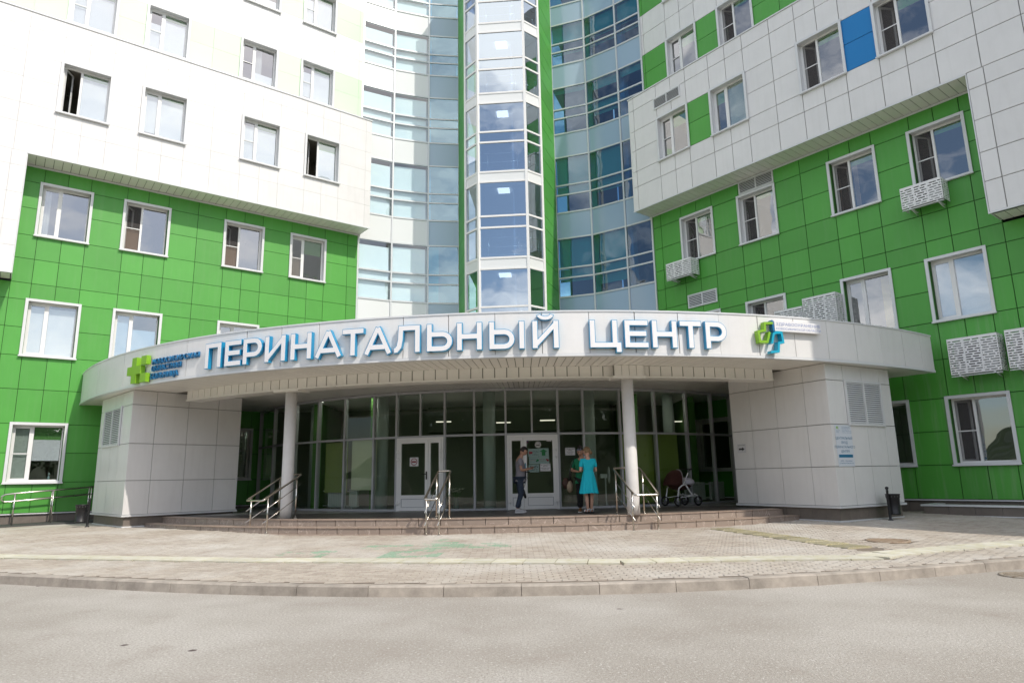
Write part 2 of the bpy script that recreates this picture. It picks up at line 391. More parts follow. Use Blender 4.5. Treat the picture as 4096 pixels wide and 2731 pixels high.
for k, (x, y) in enumerate(cells):
    z = gz(x, y) - .010 + random.uniform(-.002, .002)
    if k < 300:
        add('paver', pme, pave, Matrix.Translation((x, y, z)) @ Matrix.Rotation(random.uniform(-.012, .012), 4, 'X') @ Matrix.Rotation(random.uniform(-.01, .01), 4, 'Z'))
    else:
        i = len(rest.v); t = random.uniform(-.0015, .0015)
        rest.v += [(x+a, y+c_, z+h) for a, c_, h in O] + [(x+a, y+c_, z+h+(t if a > 0 else -t)) for a, c_, h in I]
        rest.f += [(i+4, i+5, i+6, i+7)] + [(i+q, i+(q+1) % 4, i+4+(q+1) % 4, i+4+q) for q in range(4)]; rest.m += [0]*5; rest.sm += [False]*5
part('paver_field', rest, PAV, pave, kind='stuff')
TACT = mat('cream_slab', (.62, .60, .53), .8, var=.08, nscale=5, namt=.35, ncol=(.52, .49, .34)); TACY = mat('yellow_slab', (.48, .43, .25), .8, var=.1, nscale=6, namt=.4, ncol=(.50, .46, .36))
st = empty('tactile_strip', Matrix.Translation((1.5, 10.9, gz(1.5, 10.9))), 'long cream strip of square guide slabs crossing the paving along the kerb', 'paving strip')
sl = MB(); sl.box(-.243, .243, -.27, .27, -.03, .012); slm = sl.mesh('guide_slab', TACT)
for p, d in SLABS:
    if abs(p.x) > .85*p.y+2: continue
    add('guide_slab', slm, st, Matrix.Translation((p.x, p.y, gz(p.x, p.y))) @ Matrix.Rotation(math.atan2(d.y, d.x)+random.uniform(-.02, .02), 4, 'Z'))
st = empty('ridged_tactile_strip', Matrix.Translation((5.4, 13.8, gz(5.4, 13.8))), 'yellow ridged guide strip running from the right end of the steps to the cream strip', 'paving strip')
sl = MB(); sl.box(-.243, .243, -.27, .27, -.03, .010)
for k in range(6): sl.box(-.235, .235, -.235+k*.083, -.20+k*.083, .010, .018)
slm = sl.mesh('ridged_slab', TACY)
for p, d in DSL: add('ridged_slab', slm, st, Matrix.Translation((p.x, p.y, gz(p.x, p.y))) @ Matrix.Rotation(math.atan2(d.y, d.x), 4, 'Z'))

KERB = mat('kerb_concrete', (.44, .39, .335), .85, var=.06, nscale=3.2, namt=.42, bump=.4, bscale=90)
kb_ = add('kerb', None, None, Matrix.Translation((0, 9.03, 0)), kind='structure', label='low kerb of weathered concrete stones edging the forecourt')
u = -24.3
while u < 24:
    a = kpt(u+.004, 0); c = kpt(u+.996, 0); a2 = kpt(u+.004, .17); c2 = kpt(u+.996, .17)
    z = .138 + random.uniform(-.006, .006); e = .018
    P0 = [(a.x, a.y), (c.x, c.y), (c2.x, c2.y), (a2.x, a2.y)]
    n2 = ((a2-a).normalized())
    b = MB(); i = 0
    b.v = [(a.x, a.y, -.05), (c.x, c.y, -.05), (c2.x, c2.y, -.05), (a2.x, a2.y, -.05), (a.x+n2.x*.012, a.y+n2.y*.012, z-e), (c.x+n2.x*.012, c.y+n2.y*.012, z-e), (a.x+n2.x*.035, a.y+n2.y*.035, z), (c.x+n2.x*.035, c.y+n2.y*.035, z), (c2.x, c2.y, z), (a2.x, a2.y, z)]
    b.f = [(0, 1, 5, 4), (4, 5, 7, 6), (6, 7, 8, 9), (1, 2, 8, 7, 5), (2, 3, 9, 8), (3, 0, 4, 6, 9)]; b.m = [0]*6; b.sm = [False]*6
    part('kerb_stone', b, KERB, kb_)
    u += 1.0

def manhole(c, z, r, label, cast):
    e = empty('manhole_cover', Matrix.Translation((c[0], c[1], z)), label, 'manhole cover', 'manhole covers')
    b = MB(); b.lathe([(r, -.03), (r, .012), (r-.05, .012), (r-.05, .006), (.01, .006)], 36); part('rim', b, cast, e, WM[e.name])
    b = MB()
    for k in range(-5, 6):
        wd = math.sqrt(max(0, (r-.07)**2-(k*r/6)**2))
        if wd > .04: b.box(-wd, wd, k*r/6-.012, k*r/6+.012, .004, .011)
    part('grip_ridges', b, cast, e, WM[e.name])
RUST = mat('rusty_iron', (.25, .17, .11), .8, nscale=12, namt=.5, ncol=(.40, .33, .25)); IRON = mat('cast_iron', (.20, .15, .10), .7, nscale=14, namt=.5, ncol=(.36, .33, .28))
manhole(MH1, gz(*MH1), .38, 'rusty round manhole cover in the paving right of the steps', RUST)
manhole((7.15, 9.9), .004, .33, 'round drain cover in the road at the right edge', IRON)

# ------------------------------------------------------------------ steps and platform
def marble():
    m = mat('brown_marble', (.34, .275, .23), .35, spec=.5, var=.07)
    n = m.node_tree.nodes; l = m.node_tree.links.new; bs = n['Principled BSDF']; src = bs.inputs['Base Color'].links[0].from_socket
    geo = n.new('ShaderNodeNewGeometry'); t = n.new('ShaderNodeTexNoise'); t.inputs['Scale'].default_value = 2.6; t.inputs['Detail'].default_value = 4; t.inputs['Distortion'].default_value = 1.4; l(geo.outputs['Position'], t.inputs['Vector'])
    s = n.new('ShaderNodeMath'); s.operation = 'SUBTRACT'; s.inputs[1].default_value = .5; l(t.outputs[0], s.inputs[0]); a = n.new('ShaderNodeMath'); a.operation = 'ABSOLUTE'; l(s.outputs[0], a.inputs[0])
    r = n.new('ShaderNodeMapRange'); r.inputs[1].default_value = .011; r.inputs[2].default_value = .002; r.inputs[4].default_value = .75; l(a.outputs[0], r.inputs[0])
    x = n.new('ShaderNodeMixRGB'); x.inputs[2].default_value = (.62, .52, .45, 1); l(r.outputs[0], x.inputs[0]); l(src, x.inputs[1]); l(x.outputs[0], bs.inputs['Base Color']); return m
MARB = marble(); TREAD = mat('tread_tile', (.40, .31, .25), .5, var=.05, nscale=6, namt=.2); PLAT = mat('platform_tile', (.085, .075, .07), .45, var=.06, nscale=3, namt=.25)
def pol(c, R, a): return (c[0]+R*math.sin(a), c[1]-R*math.cos(a))
steps = empty('entrance_steps', Matrix.Translation((-.24, 15.6, .27)), 'two curved brown marble steps and dark platform before the glass entrance', 'steps')
A0, A1 = R_(-42), R_(30.5)
def sector(c, ra, rb, a0, a1, z0, z1, n, mats=0):
    b = MB()
    o = [pol(c, rb, a0+(a1-a0)*k/n) for k in range(n+1)]
    i_ = [pol(c, ra, a0+(a1-a0)*k/n) for k in range(n+1)] if ra > 0 else [tuple(c)]*(n+1)
    for k in range(n):
        b.face([(*o[k], z1), (*o[k+1], z1), (*i_[k+1], z1), (*i_[k], z1)]); b.face([(*o[k+1], z0), (*o[k], z0), (*i_[k], z0), (*i_[k+1], z0)])
        b.face([(*o[k], z0), (*o[k+1], z0), (*o[k+1], z1), (*o[k], z1)])
        if ra > 0: b.face([(*i_[k+1], z0), (*i_[k], z0), (*i_[k], z1), (*i_[k+1], z1)])
    for k in (0, n): b.face([(*o[k], z0), (*o[k], z1), (*i_[k], z1), (*i_[k], z0)])
    return b
part('platform', sector(SC, .5, R2-.03, A0, A1, .05, .565, 60), PLAT, steps)
part('lower_tread', sector(SC, R2-.05, R1-.03, A0, A1, .05, .405, 60), MARB, steps)
for (R, z0, z1) in ((R1, .2, .400), (R2, .408, .550)):
    n = int((A1-A0)*R/.52); da = (A1-A0)/n
    t = sector((0, 0), R-.028, R, -da/2+.0006/1, da/2-.0006, z0, z1, 3).mesh('riser_tile', MARB)
    t2 = sector((0, 0), R-.34, R+.018, -da/2+.0004, da/2-.0004, z1+.003, z1+.024, 3).mesh('tread_tile', TREAD)
    for k in range(n):
        a = A0+da*(k+.5); M = Matrix.Translation((SC.x, SC.y, 0)) @ Matrix.Rotation(a, 4, 'Z')
        add('riser_tile', t, steps, M); add('tread_tile', t2, steps, M)
part('base_slab', sector(SC, R1-.1, R1+.16, A0, A1, .18, .268, 60), TREAD, steps)

# ------------------------------------------------------------------ hospital wings
K = .93
def sc_(P): return Vector((P[0]*K, P[1]*K, CAMZ + (P[2]-CAMZ)*K if len(P) > 2 else 0))
def Z(z): return CAMZ + (z-CAMZ)*K
EL, ER = sc_((-7.162, 30.298)), sc_((6.368, 28.747)); EL.z = ER.z = 0
aL, aR = R_(37.154), R_(51.478)
dL = Vector((math.cos(aL), math.sin(aL), 0)); dR = Vector((math.cos(aR), -math.sin(aR), 0))     # image-right direction along each wall
def wframe(E, d): return Matrix.Translation(E) @ Matrix((d, Vector((-d.y, d.x, 0)), Vector((0, 0, 1)))).transposed().to_4x4()
FL, FR = wframe(EL, dL), wframe(ER, dR)
WW, WH = 1.56*K, 1.97*K
def ring(b, w, h, t, y0, y1, mi=0, bot=None):
    bt = t if bot is None else bot
    b.box(-w/2, -w/2+t, y0, y1, -h/2, h/2, mi); b.box(w/2-t, w/2, y0, y1, -h/2, h/2, mi)
    b.box(-w/2+t, w/2-t, y0, y1, h/2-t, h/2, mi); b.box(-w/2+t, w/2-t, y0, y1, -h/2, -h/2+bt, mi)
b = MB(); ring(b, WW+.10, WH+.10, .085, -.055, -.02); ring(b, WW+.02, WH+.02, .03, -.021, .24)
b.box(-WW/2-.07, WW/2+.07, -.10, -.053, -WH/2-.045, -WH/2-.005); SURR = b.mesh('window_surround', FLASH)
b = MB(); ring(b, WW-.045, WH-.045, .06, .17, .235); MXX = -WW/2+.40*WW
b.box(MXX-.035, MXX+.035, .172, .232, -WH/2+.08, WH/2-.08); WFR = b.mesh('window_frame', PVC)
lx0, lx1, rx0, rx1, pz = -WW/2+.083, MXX-.035, MXX+.035, WW/2-.083, WH/2-.083
def sashm(w, h):
    b = MB(); ring(b, w, h, .05, -.02, .02); return b.mesh('sash', PVC)
SASH = sashm(lx1-lx0, 2*pz)
b = MB(); b.box(lx0+.02, lx1-.02, .198, .206, -pz, pz); PANL = b.mesh('pane', GLW)
b = MB(); b.box(rx0, rx1, .198, .206, -pz, pz); PANR = b.mesh('pane', GLW)
def roomm(m):
    b = MB(); x0, x1, y0, y1, z0, z1 = -WW/2+.02, WW/2-.02, .26, 2.4, -WH/2-.6, WH/2+.05
    b.face([(x0, y1, z0), (x1, y1, z0), (x1, y1, z1), (x0, y1, z1)][::-1]); b.face([(x0, y0, z0), (x0, y1, z0), (x0, y1, z1), (x0, y0, z1)]); b.face([(x1, y0, z0), (x1, y0, z1), (x1, y1, z1), (x1, y1, z0)])
    b.face([(x0, y0, z1), (x0, y1, z1), (x1, y1, z1), (x1, y0, z1)]); b.face([(x0, y0, z0), (x1, y0, z0), (x1, y1, z0), (x0, y1, z0)])
    return b.mesh('room_interior', m)
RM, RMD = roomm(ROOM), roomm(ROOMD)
SASHF = sashm(.50*K, 2*pz); b = MB(); b.box(-.2*K, .2*K, -.004, .004, -pz+.05, pz-.05); SPAN_ = b.mesh('pane', GLW)
def screen_mat():
    m = bpy.data.materials.new('insect_mesh'); m.use_nodes = True; n = m.node_tree.nodes; l = m.node_tree.links.new; n.clear(); o = n.new('ShaderNodeOutputMaterial'); a = n.new('ShaderNodeBsdfTransparent'); d = n.new('ShaderNodeBsdfDiffuse'); d.inputs[0].default_value = (.16, .15, .15, 1); x = n.new('ShaderNodeMixShader'); x.inputs[0].default_value = .42; l(a.outputs[0], x.inputs[1]); l(d.outputs[0], x.inputs[2]); l(x.outputs[0], o.inputs[0]); return m
CURT = [mat('white_curtain', (.70, .70, .68), .9), mat('peach_curtain', (.55, .38, .26), .9), mat('green_curtain', (.25, .38, .20), .9), mat('yellow_curtain', (.62, .46, .06), .9)]
INSECT = screen_mat(); b = MB(); b.face([(lx0, .168, -pz), (lx1, .168, -pz), (lx1, .168, pz), (lx0, .168, pz)]); INSM = b.mesh('fly_screen', INSECT)
def window(wing, F, t, s, z, y=0., state='closed', blind=None, low=None, curt=None):
    """t,z = window centre in measured units; y = depth of wall plane; blind = list of (side, top fraction, material)"""
    M = F @ Matrix.Translation((s*t*K, y, Z(z)))
    wn = add('window', SURR, wing, M)
    add('window_frame', WFR, wn, M); add('pane', PANR, wn, M)
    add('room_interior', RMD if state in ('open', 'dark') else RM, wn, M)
    if state == 'open' or state == 'opendark':
        Ms = M @ Matrix.Translation((lx0+.02, .22, 0)) @ Matrix.Rotation(R_(58), 4, 'Z') @ Matrix.Translation((.25*K, 0, 0))
        add('open_sash', SASHF, wn, Ms); add('pane', SPAN_, wn, Ms)
        if state == 'open':
            bx('fly_screen_bar', wn, M, lx0, lx1, .165, .18, -.03, .0, PVC)
            bx('fly_screen_frame', wn, M, lx0, lx0+.022, .163, .178, -pz, pz, PVC); add('fly_screen', INSM, wn, M)
    else:
        add('sash', SASH, wn, M @ Matrix.Translation(((lx0+lx1)/2, .19, 0))); add('pane', PANL, wn, M)
        if state == 'screen': bx('fly_screen_bar', wn, M, lx0, lx1, .16, .175, -.03, .0, PVC)
    for (sd, f0, f1, m) in (blind or []):
        a, c = (lx0+.01, lx1-.01) if sd == 'l' else (rx0+.01, rx1-.01)
        bx('roller_blind', wn, M, a, c, .25, .258, pz-2*pz*f1, pz-2*pz*f0, m)
    if curt:
        a, c = (lx0, lx1) if curt[0] == 'l' else (rx0, rx1); b = MB(); n_ = 26; a, c = a+(c-a)*curt[1], a+(c-a)*curt[2]
        for q in range(n_):
            xa, xb = a+(c-a)*q/n_, a+(c-a)*(q+1)/n_; ya, yb = .34+.022*math.sin(q*1.9+curt[1]*9), .34+.022*math.sin((q+1)*1.9+curt[1]*9); b.face([(xa, ya, -pz), (xb, yb, -pz), (xb, yb, pz), (xa, ya, pz)], 0, True)
        part('curtain', b, CURT[int(curt[3])], wn, M)
    return wn

T0 = [0, .58, 1.68, 2.45, 3.22, 4.48, 5.25, 6.0, 7.09, 8.2, 8.93, 9.66, 10.87, 11.6, 12.33, 12.93, 13.55, 14.3, 15.05, 16.2, 17.4, 18.6]
ZA = [.62, 1.62, 2.615, 3.6, 4.78, 5.95, 6.94, 7.93, 8.53, 9.42, 10.29, 11.3, 12.30, 12.92]
T1 = [0, .27, 1.57, 2.36, 3.13, 4.28, 5.07, 5.86, 7.02, 8.02, 8.8, 9.58, 10.66, 11.45, 12.24, 13.33, 14.43, 15.5, 16.6, 17.7, 18.6]
ZB = [12.96, 14.02, 14.75, 15.75, 16.69, 17.72, 18.33]
ZP = [8.60, 9.52, 10.41, 11.42, 12.41, 12.96]
TP = [12.93, 13.36, 14.43, 15.5, 16.6, 17.7, 18.6]
ZC = [18.33, 19.07, 20.03, 21.0, 22.05, 23.1, 23.97, 24.85, 25.9, 27.0, 28.2]
W0 = [(1.68, 3.22), (4.48, 6.0), (8.2, 9.66), (10.87, 12.33), (13.55, 15.05)]
W1 = [(1.57, 3.13), (4.28, 5.86), (8.02, 9.58), (10.66, 12.24)]
OFF = 1.05*K
def build_wing(side):
    s = 1 if side == 'R' else -1; F = FR if side == 'R' else FL
    wing = empty('hospital_wing', F @ Matrix.Translation((s*6*K, 0, .3)),
        'shaded green and white panelled wing on the right with air conditioner cages' if side == 'R' else 'sunlit green and white panelled wing on the left', 'building', 'hospital wings')
    def pan(t0, t1, z0, z1, y, m, name='facade_panel', jit=.0022):
        g = .011 if side == 'R' else .008 if m is GREEN else .003  # left joints thinned so they look bleached by the sun
        x0, x1 = sorted((s*t0*K, s*t1*K)); bx(name, wing, F, x0+g, x1-g, y, y+.03, Z(z0)+g, Z(z1)-g, m, jit)
    # backing walls with window openings
    bk = MB()
    def bcell(t0, t1, z0, z1, y, mi, d=.24):
        x0, x1 = sorted((s*t0*K, s*t1*K)); bk.box(x0, x1, y+.034, y+d, Z(z0), Z(z1), mi)
    # zone A: green
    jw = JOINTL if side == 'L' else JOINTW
    for i in range(len(T0)-1):
        t0, t1 = T0[i], T0[i+1]
        for j in range(len(ZA)-1):
            z0, z1 = ZA[j], ZA[j+1]
            if t0 >= 12.93 and z0 >= 8.5: continue
            win = any(a-.01 <= t0 and t1 <= c+.01 for a, c in W0) and (1.6 < z0 < 3.5 or 5.9 < z0 < 7.8 or (10.2 < z0 < 12.2 and t0 < 12.9))
            if win: continue
            bcell(t0, t1, z0, z1, 0, 0)
            if t0 < 16.5:
                stn = side == 'R' and z0 < 5 and t0 > 8
                pan(t0, t1, z0, z1, 0, GREENS if stn else GREEN)
    # zone B: projecting white storey and pier
    for i in range(len(T1)-1):
        t0, t1 = T1[i], T1[i+1]
        for j in range(len(ZB)-1):
            z0, z1 = ZB[j], ZB[j+1]
            if any(a-.01 <= t0 and t1 <= c+.01 for a, c in W1) and 14.7 < z0 < 16.6: continue
            bcell(t0, t1, z0, z1, -OFF, 1)
            if t0 < 17:
                m = WHITE
                if side == 'R' and 14.7 < z0 < 16.6:
                    if abs(t0-3.13) < .05: m = GREEN
                    if abs(t0-9.58) < .05: m = BLUE
                pan(t0, t1, z0, z1, -OFF, m, 'white_panel' if m is WHITE else 'coloured_panel')
    for i in range(len(TP)-1):
        for j in range(len(ZP)-1):
            bcell(TP[i], TP[i+1], ZP[j], ZP[j+1], -OFF, 1)
            if TP[i] < 17: pan(TP[i], TP[i+1], ZP[j], ZP[j+1], -OFF, WHITE, 'white_panel')
    # zone C: upper storeys back on the wall plane
    for i in range(len(T1)-1):
        t0, t1 = T1[i], T1[i+1]
        for j in range(len(ZC)-1):
            z0, z1 = ZC[j], ZC[j+1]; wr = 19 < z0 < 20.9 or 23 < z0 < 24.8
            if wr and any(a-.01 <= t0 and t1 <= c+.01 for a, c in W1): continue
            bcell(t0, t1, z0, z1, 0, 1)
            if t0 < 14.4 and z0 < 26:
                m = (GREEN if side == 'R' else GLAREG) if wr else WHITE
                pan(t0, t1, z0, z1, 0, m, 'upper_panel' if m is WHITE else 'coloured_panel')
    # ends, core, ledge
    def q(t0, t1, y0, y1, z0, z1, mi):
        x0, x1 = sorted((s*t0*K, s*t1*K)); bk.box(x0, x1, y0, y1, Z(z0), Z(z1), mi)
    part('wall_backing', bk, [JOINTG, jw], wing, F)
    bk = MB(); q(0, 18.6, 2.5, 9, .27, 28.2, 0); q(.05, 18.6, -OFF+.28, .20, 12.99, 13.1, 0); q(12.99, 18.6, -OFF+.28, .03, 8.63, 8.75, 0)
    part('core', bk, ROOMD, wing, F)
    bk = MB(); q(-.008, .05, .02, 2.6, .3, 12.9, 1); q(-.008, .05, .02, 2.6, 18.3, 28.2, 0); q(-.02, .05, -OFF+.004, 2.6, 12.94, 18.30, 0)
    part('end_wall', bk, [WHITE, GREEN], wing, F)
    bk = MB(); q(-.04, 18.6, -OFF-.03, .02, 18.33, 18.38, 0); q(-.03, 12.93, -OFF-.022, -OFF+.004, 12.90, 12.955, 0); q(-.02, 12.93, -.03, -.002, 12.86, 12.93, 0); q(12.90, 18.6, -OFF-.022, -OFF+.004, 8.55, 8.60, 0); q(12.9, 12.93, -OFF-.01, 0, 8.6, 12.95, 0)
    part('flashing', bk, FLASH, wing, F)
    # soffit boards
    n = 48; step = 12.93/n; b = MB(); b.box(0, step*K-.016, -OFF+.006, -.004, Z(12.945), Z(12.96)); sm = b.mesh('soffit_board', SOFF)
    for k in range(n):
        x = s*k*step*K if s > 0 else -(k+1)*step*K
        add('soffit_board', sm, wing, F @ Matrix.Translation((x+.008, 0, 0)))
    b = MB(); b.box(0, step*K-.016, -OFF+.006, -.004, Z(8.60), Z(8.615)); sm = b.mesh('soffit_board', SOFF)
    for k in range(14):
        x = s*(12.95+k*step)*K if s > 0 else -(12.95+(k+1)*step)*K
        add('soffit_board', sm, wing, F @ Matrix.Translation((x+.008, 0, 0)))
    bk = MB(); q(.02, 12.92, -OFF+.01, .03, 12.965, 12.985, 0); q(12.95, 18.6, -OFF+.01, .03, 8.62, 8.635, 0); part('soffit_void', bk, SOFFD, wing, F)
    # plinth
    bk = MB(); x0, x1 = sorted((0, s*18.6*K)); bk.box(x0, x1, .05, .3, 0, Z(.62)); part('plinth', bk, JOINTW, wing, F)
    for k in range(26):
        a = s*k*.72*K; x0, x1 = sorted((a, a+s*.72*K)); bx('plinth_tile', wing, F, x0+.004, x1-.004, .03, .052, .02, Z(.62)-.05, PLINTH)
    bk = MB(); q(0, 18.6, -.03, .05, .575, .61, 0); part('base_flashing', bk, FLASH, wing, F)
    # windows
    rows = {1: 2.61, 2: 6.94, 3: 11.30}
    cen0 = [(a+c)/2 for a, c in W0]; cen1 = [(a+c)/2 for a, c in W1]
    G = BLINDG
    if side == 'R':
        st = {(1, 3): dict(state='open', blind=[]), (1, 2): dict(state='dark'), (2, 3): dict(blind=[('l', 0, .97, BLINDB), ('r', .0, 1, BLINDB)]), (2, 2): dict(state='dark', curt=('r', .55, 1, 3)), (2, 1): dict(state='open', curt=('r', .7, 1, 0)), (2, 4): dict(blind=[('r', 0, 1, BLINDB)]),
              (3, 0): dict(state='open', blind=[('r', 0, .12, G)], curt=('r', .75, 1, 0)), (3, 1): dict(state='open', blind=[('r', 0, .1, G)]), (3, 2): dict(state='open', blind=[('r', 0, .12, G)], curt=('r', .0, .2, 1)), (3, 3): dict(state='open', blind=[('r', 0, .1, G)])}
        up = {(4, 0): dict(state='screen', blind=[('r', 0, .3, G)]), (4, 1): dict(state='closed', blind=[('l', 0, .3, G), ('r', 0, .96, mat('pale_blind', (.62, .66, .52), .8))]), (4, 2): dict(state='open', blind=[('r', 0, .14, G)]), (4, 3): dict(state='open', blind=[('r', 0, .25, G)]),
              (5, 0): dict(state='screen', blind=[('r', 0, .3, G)]), (5, 1): dict(state='open', blind=[('r', 0, .12, G)])}
    else:
        W_ = BLINDW
        st = {(1, 3): dict(state='screen', blind=[('r', 0, .24, G), ('r', .24, .64, W_), ('l', .0, 1, mat('net_curtain', (.52, .58, .50), .8))]), (2, 3): dict(blind=[('l', .05, 1, W_), ('r', .05, 1, W_)]), (2, 2): dict(blind=[('l', 0, 1, BLINDB), ('r', .3, 1, BLINDB)]), (2, 1): dict(blind=[('r', .1, 1, W_)]), (2, 4): dict(blind=[('l', 0, 1, W_), ('r', 0, 1, W_)]),
              (3, 0): dict(state='screen', blind=[('l', .52, 1, BROWNS), ('r', 0, .35, G)]), (3, 1): dict(state='open', blind=[('l', .52, 1, BROWNS)]), (3, 2): dict(state='open', blind=[('l', .52, 1, BROWNS)]), (3, 3): dict(state='closed', blind=[], curt=('l', 0, .5, 0))}
        up = {(4, 0): dict(state='opendark', blind=[('r', 0, .2, G), ('r', .2, 1, W_)]), (4, 1): dict(state='screen', blind=[('l', .1, .95, W_), ('r', 0, .12, G), ('r', .12, 1, W_)]), (4, 2): dict(state='closed', blind=[('l', 0, .07, G), ('l', .07, .92, W_), ('r', 0, .07, G), ('r', .07, 1, W_)]), (4, 3): dict(state='opendark', blind=[('r', 0, .1, G), ('r', .1, 1, W_)]),
              (5, 0): dict(state='screen', blind=[('l', .2, .9, W_), ('r', 0, .12, G), ('r', .12, 1, W_)]), (5, 1): dict(state='screen', blind=[('r', .7, 1, W_)], curt=('r', 0, .4, 0)), (5, 2): dict(state='screen', blind=[('l', .3, 1, W_), ('r', 0, .12, G), ('r', .12, 1, W_)]), (5, 3): dict(state='screen', blind=[('l', .3, 1, W_), ('r', 0, .12, G), ('r', .12, 1, W_)])}
    for r in (1, 2, 3):
        for k, t in enumerate(cen0):
            if r == 3 and k == 4: continue
            window(wing, F, t, s, rows[r], 0, **st.get((r, k), dict(state='dark')))
    for k, t in enumerate(cen1):
        window(wing, F, t, s, 15.72, -OFF, **up.get((4, k), dict(state='dark')))
        window(wing, F, t, s, 20.03, 0, **up.get((5, k), dict(state='dark')))
        window(wing, F, t, s, 23.97, 0, **up.get((5, k), dict(state='dark')))
    return wing
wingR = build_wing('R'); wingL = build_wing('L')
def wall_vent(t0, t1, z0, z1, y=0):
    M = FR @ Matrix.Translation(((t0+t1)/2*K, y, (Z(z0)+Z(z1))/2)); w_, h_ = (t1-t0)*K, Z(z1)-Z(z0)
    b = MB(); ring(b, w_, h_, .045, -.045, -.002); b.box(-.022, .022, -.044, -.003, -h_/2+.045, h_/2-.045); b.box(-w_/2+.04, w_/2-.04, -.012, -.004, -h_/2+.04, h_/2-.04, 1)
    v = part('wall_vent', b, [FLASH, ROOMD], wingR, M)
    n = 7; hh = (h_-.09)/n
    for k in range(n):
        for a, c in ((-w_/2+.046, -.023), (.023, w_/2-.046)):
            zc = -h_/2+.045+hh*(k+.5)
            Ms = M @ Matrix.Translation(((a+c)/2, -.026, zc)) @ Matrix.Rotation(R_(-38), 4, 'X')
            add('vent_slat', ucube(FLASH), v, Ms @ Matrix.Diagonal((c-a, .006, hh*.8, 1)))
wall_vent(4.55, 6.05, 12.36, 12.90); wall_vent(1.75, 3.17, 8.28, 8.85); wall_vent(1.44, 2.86, 17.18, 17.70, -OFF)

# air conditioners in slotted cages
def slotted(b, w_, h_, M, pitch=.066, seg=.2):
    t = .006; nr = int((h_-.06)/pitch); p = (h_-.06)/nr
    b.box(0, w_, 0, t, 0, .03, 0, M); b.box(0, w_, 0, t, h_-.03, h_, 0, M)
    nc = max(2, int(w_/seg)); cw = w_/nc
    for r in range(nr):
        z = .03+r*p; b.box(.001, w_-.001, .0, t, z+p*.42, z+p, 0, M)
        o = (r % 2)*cw*.5
        k = 0; x = -o
        while x < w_+.01:
            x0, x1 = max(.001, x-.02), min(w_-.001, x+.02)
            if x1 > x0: b.box(x0, x1, .0004, t-.0004, z-.002, z+p*.42+.002, 0, M)
            x += cw*(1.0 if (r % 3) else .78)
    b.box(0, .02, .0002, t-.0002, 0, h_, 0, M); b.box(w_-.02, w_, .0002, t-.0002, 0, h_, 0, M)
    for fx in (.33, .66): b.box(w_*fx-.02, w_*fx+.02, .0003, t-.0003, 0, h_, 0, M)
def ac(t0, t1, z0, z1, label, dp=.56):
    x0, x1 = t0*K, t1*K; w_, h_ = x1-x0, Z(z1)-Z(z0); F = FR @ Matrix.Translation((x0, -dp, Z(z0)))
    e = empty('air_conditioner', FR @ Matrix.Translation(((x0+x1)/2, 0, Z(z0))), label, 'air conditioner', 'caged air conditioners on the right wing')
    b = MB(); slotted(b, w_, h_, Matrix.Identity(4))
    slotted(b, dp-.06, h_, Matrix.Translation((w_, 0, 0)) @ Matrix.Rotation(R_(90), 4, 'Z')); slotted(b, dp-.06, h_, Matrix.Translation((.006, 0, 0)) @ Matrix.Rotation(R_(90), 4, 'Z'))
    slotted(b, w_, dp-.06, Matrix.Translation((0, 0, h_)) @ Matrix.Rotation(R_(-90), 4, 'X') @ Matrix.Diagonal((1, 1, -1, 1)) @ Matrix.Identity(4)) if False else None
    b.box(0, w_, 0, dp-.06, h_-.002, h_+.004)
    part('cage', b, WHITE2, e, F)
    b = MB(); b.box(.12, w_-.1, .12, dp-.12, .06, h_-.12); b.box(.1, w_-.08, .2, .24, .0, .06)
    cd = part('condenser', b, mat('unit_grey', (.42, .43, .44), .5), e, F)
    b = MB(); b.lathe([(min(w_, h_)*.30, 0), (min(w_, h_)*.30, .012), (.03, .02)], 24); part('fan_grille', b, BLACK, cd, F @ Matrix.Translation((w_*.42, .12, h_*.48)) @ Matrix.Rotation(R_(90), 4, 'X'))
    for x in (.18, w_-.2):
        b = MB(); b.box(x, x+.05, .02, dp+.03, -.04, -.004); b.tube([(x+.025, .12, -.03), (x+.025, dp+.02, -.12)], .015, 5); part('bracket', b, FLASH, e, F)
    bx('tray', e, F, 0, w_, .0, .03, -.06, -.041, FLASH)
ac(1.16, 2.44, 9.58, 10.26, 'caged air conditioner under the leftmost open window of the right wing')
ac(10.55, 11.73, 9.58, 10.27, 'caged air conditioner hanging below a dark window in the upper right')
ac(6.96, 8.14, 6.36, 7.45, 'tall caged air conditioner above the right end of the canopy')
ac(5.87, 6.93, 6.3, 7.21, 'lower caged air conditioner half hidden behind the canopy sign end')
ac(11.23, 12.50, 4.19, 5.25, 'large caged air conditioner above the ground floor window at right')
ac(12.68, 13.9, 4.20, 5.27, 'caged air conditioner cut off by the right edge')

# ------------------------------------------------------------------ block out of frame on the right that shades the right of the forecourt
blk = empty('side_block', FR @ Matrix.Translation((22*K, -3, .1)), 'tall white block standing beyond the right edge', 'building')
b = MB(); b.prism([(14.84, 9.12), (23.9, 1.25), (31.8, 10.3), (22.7, 18.2)], 0, 27); part('wall', b, WHITE, blk)

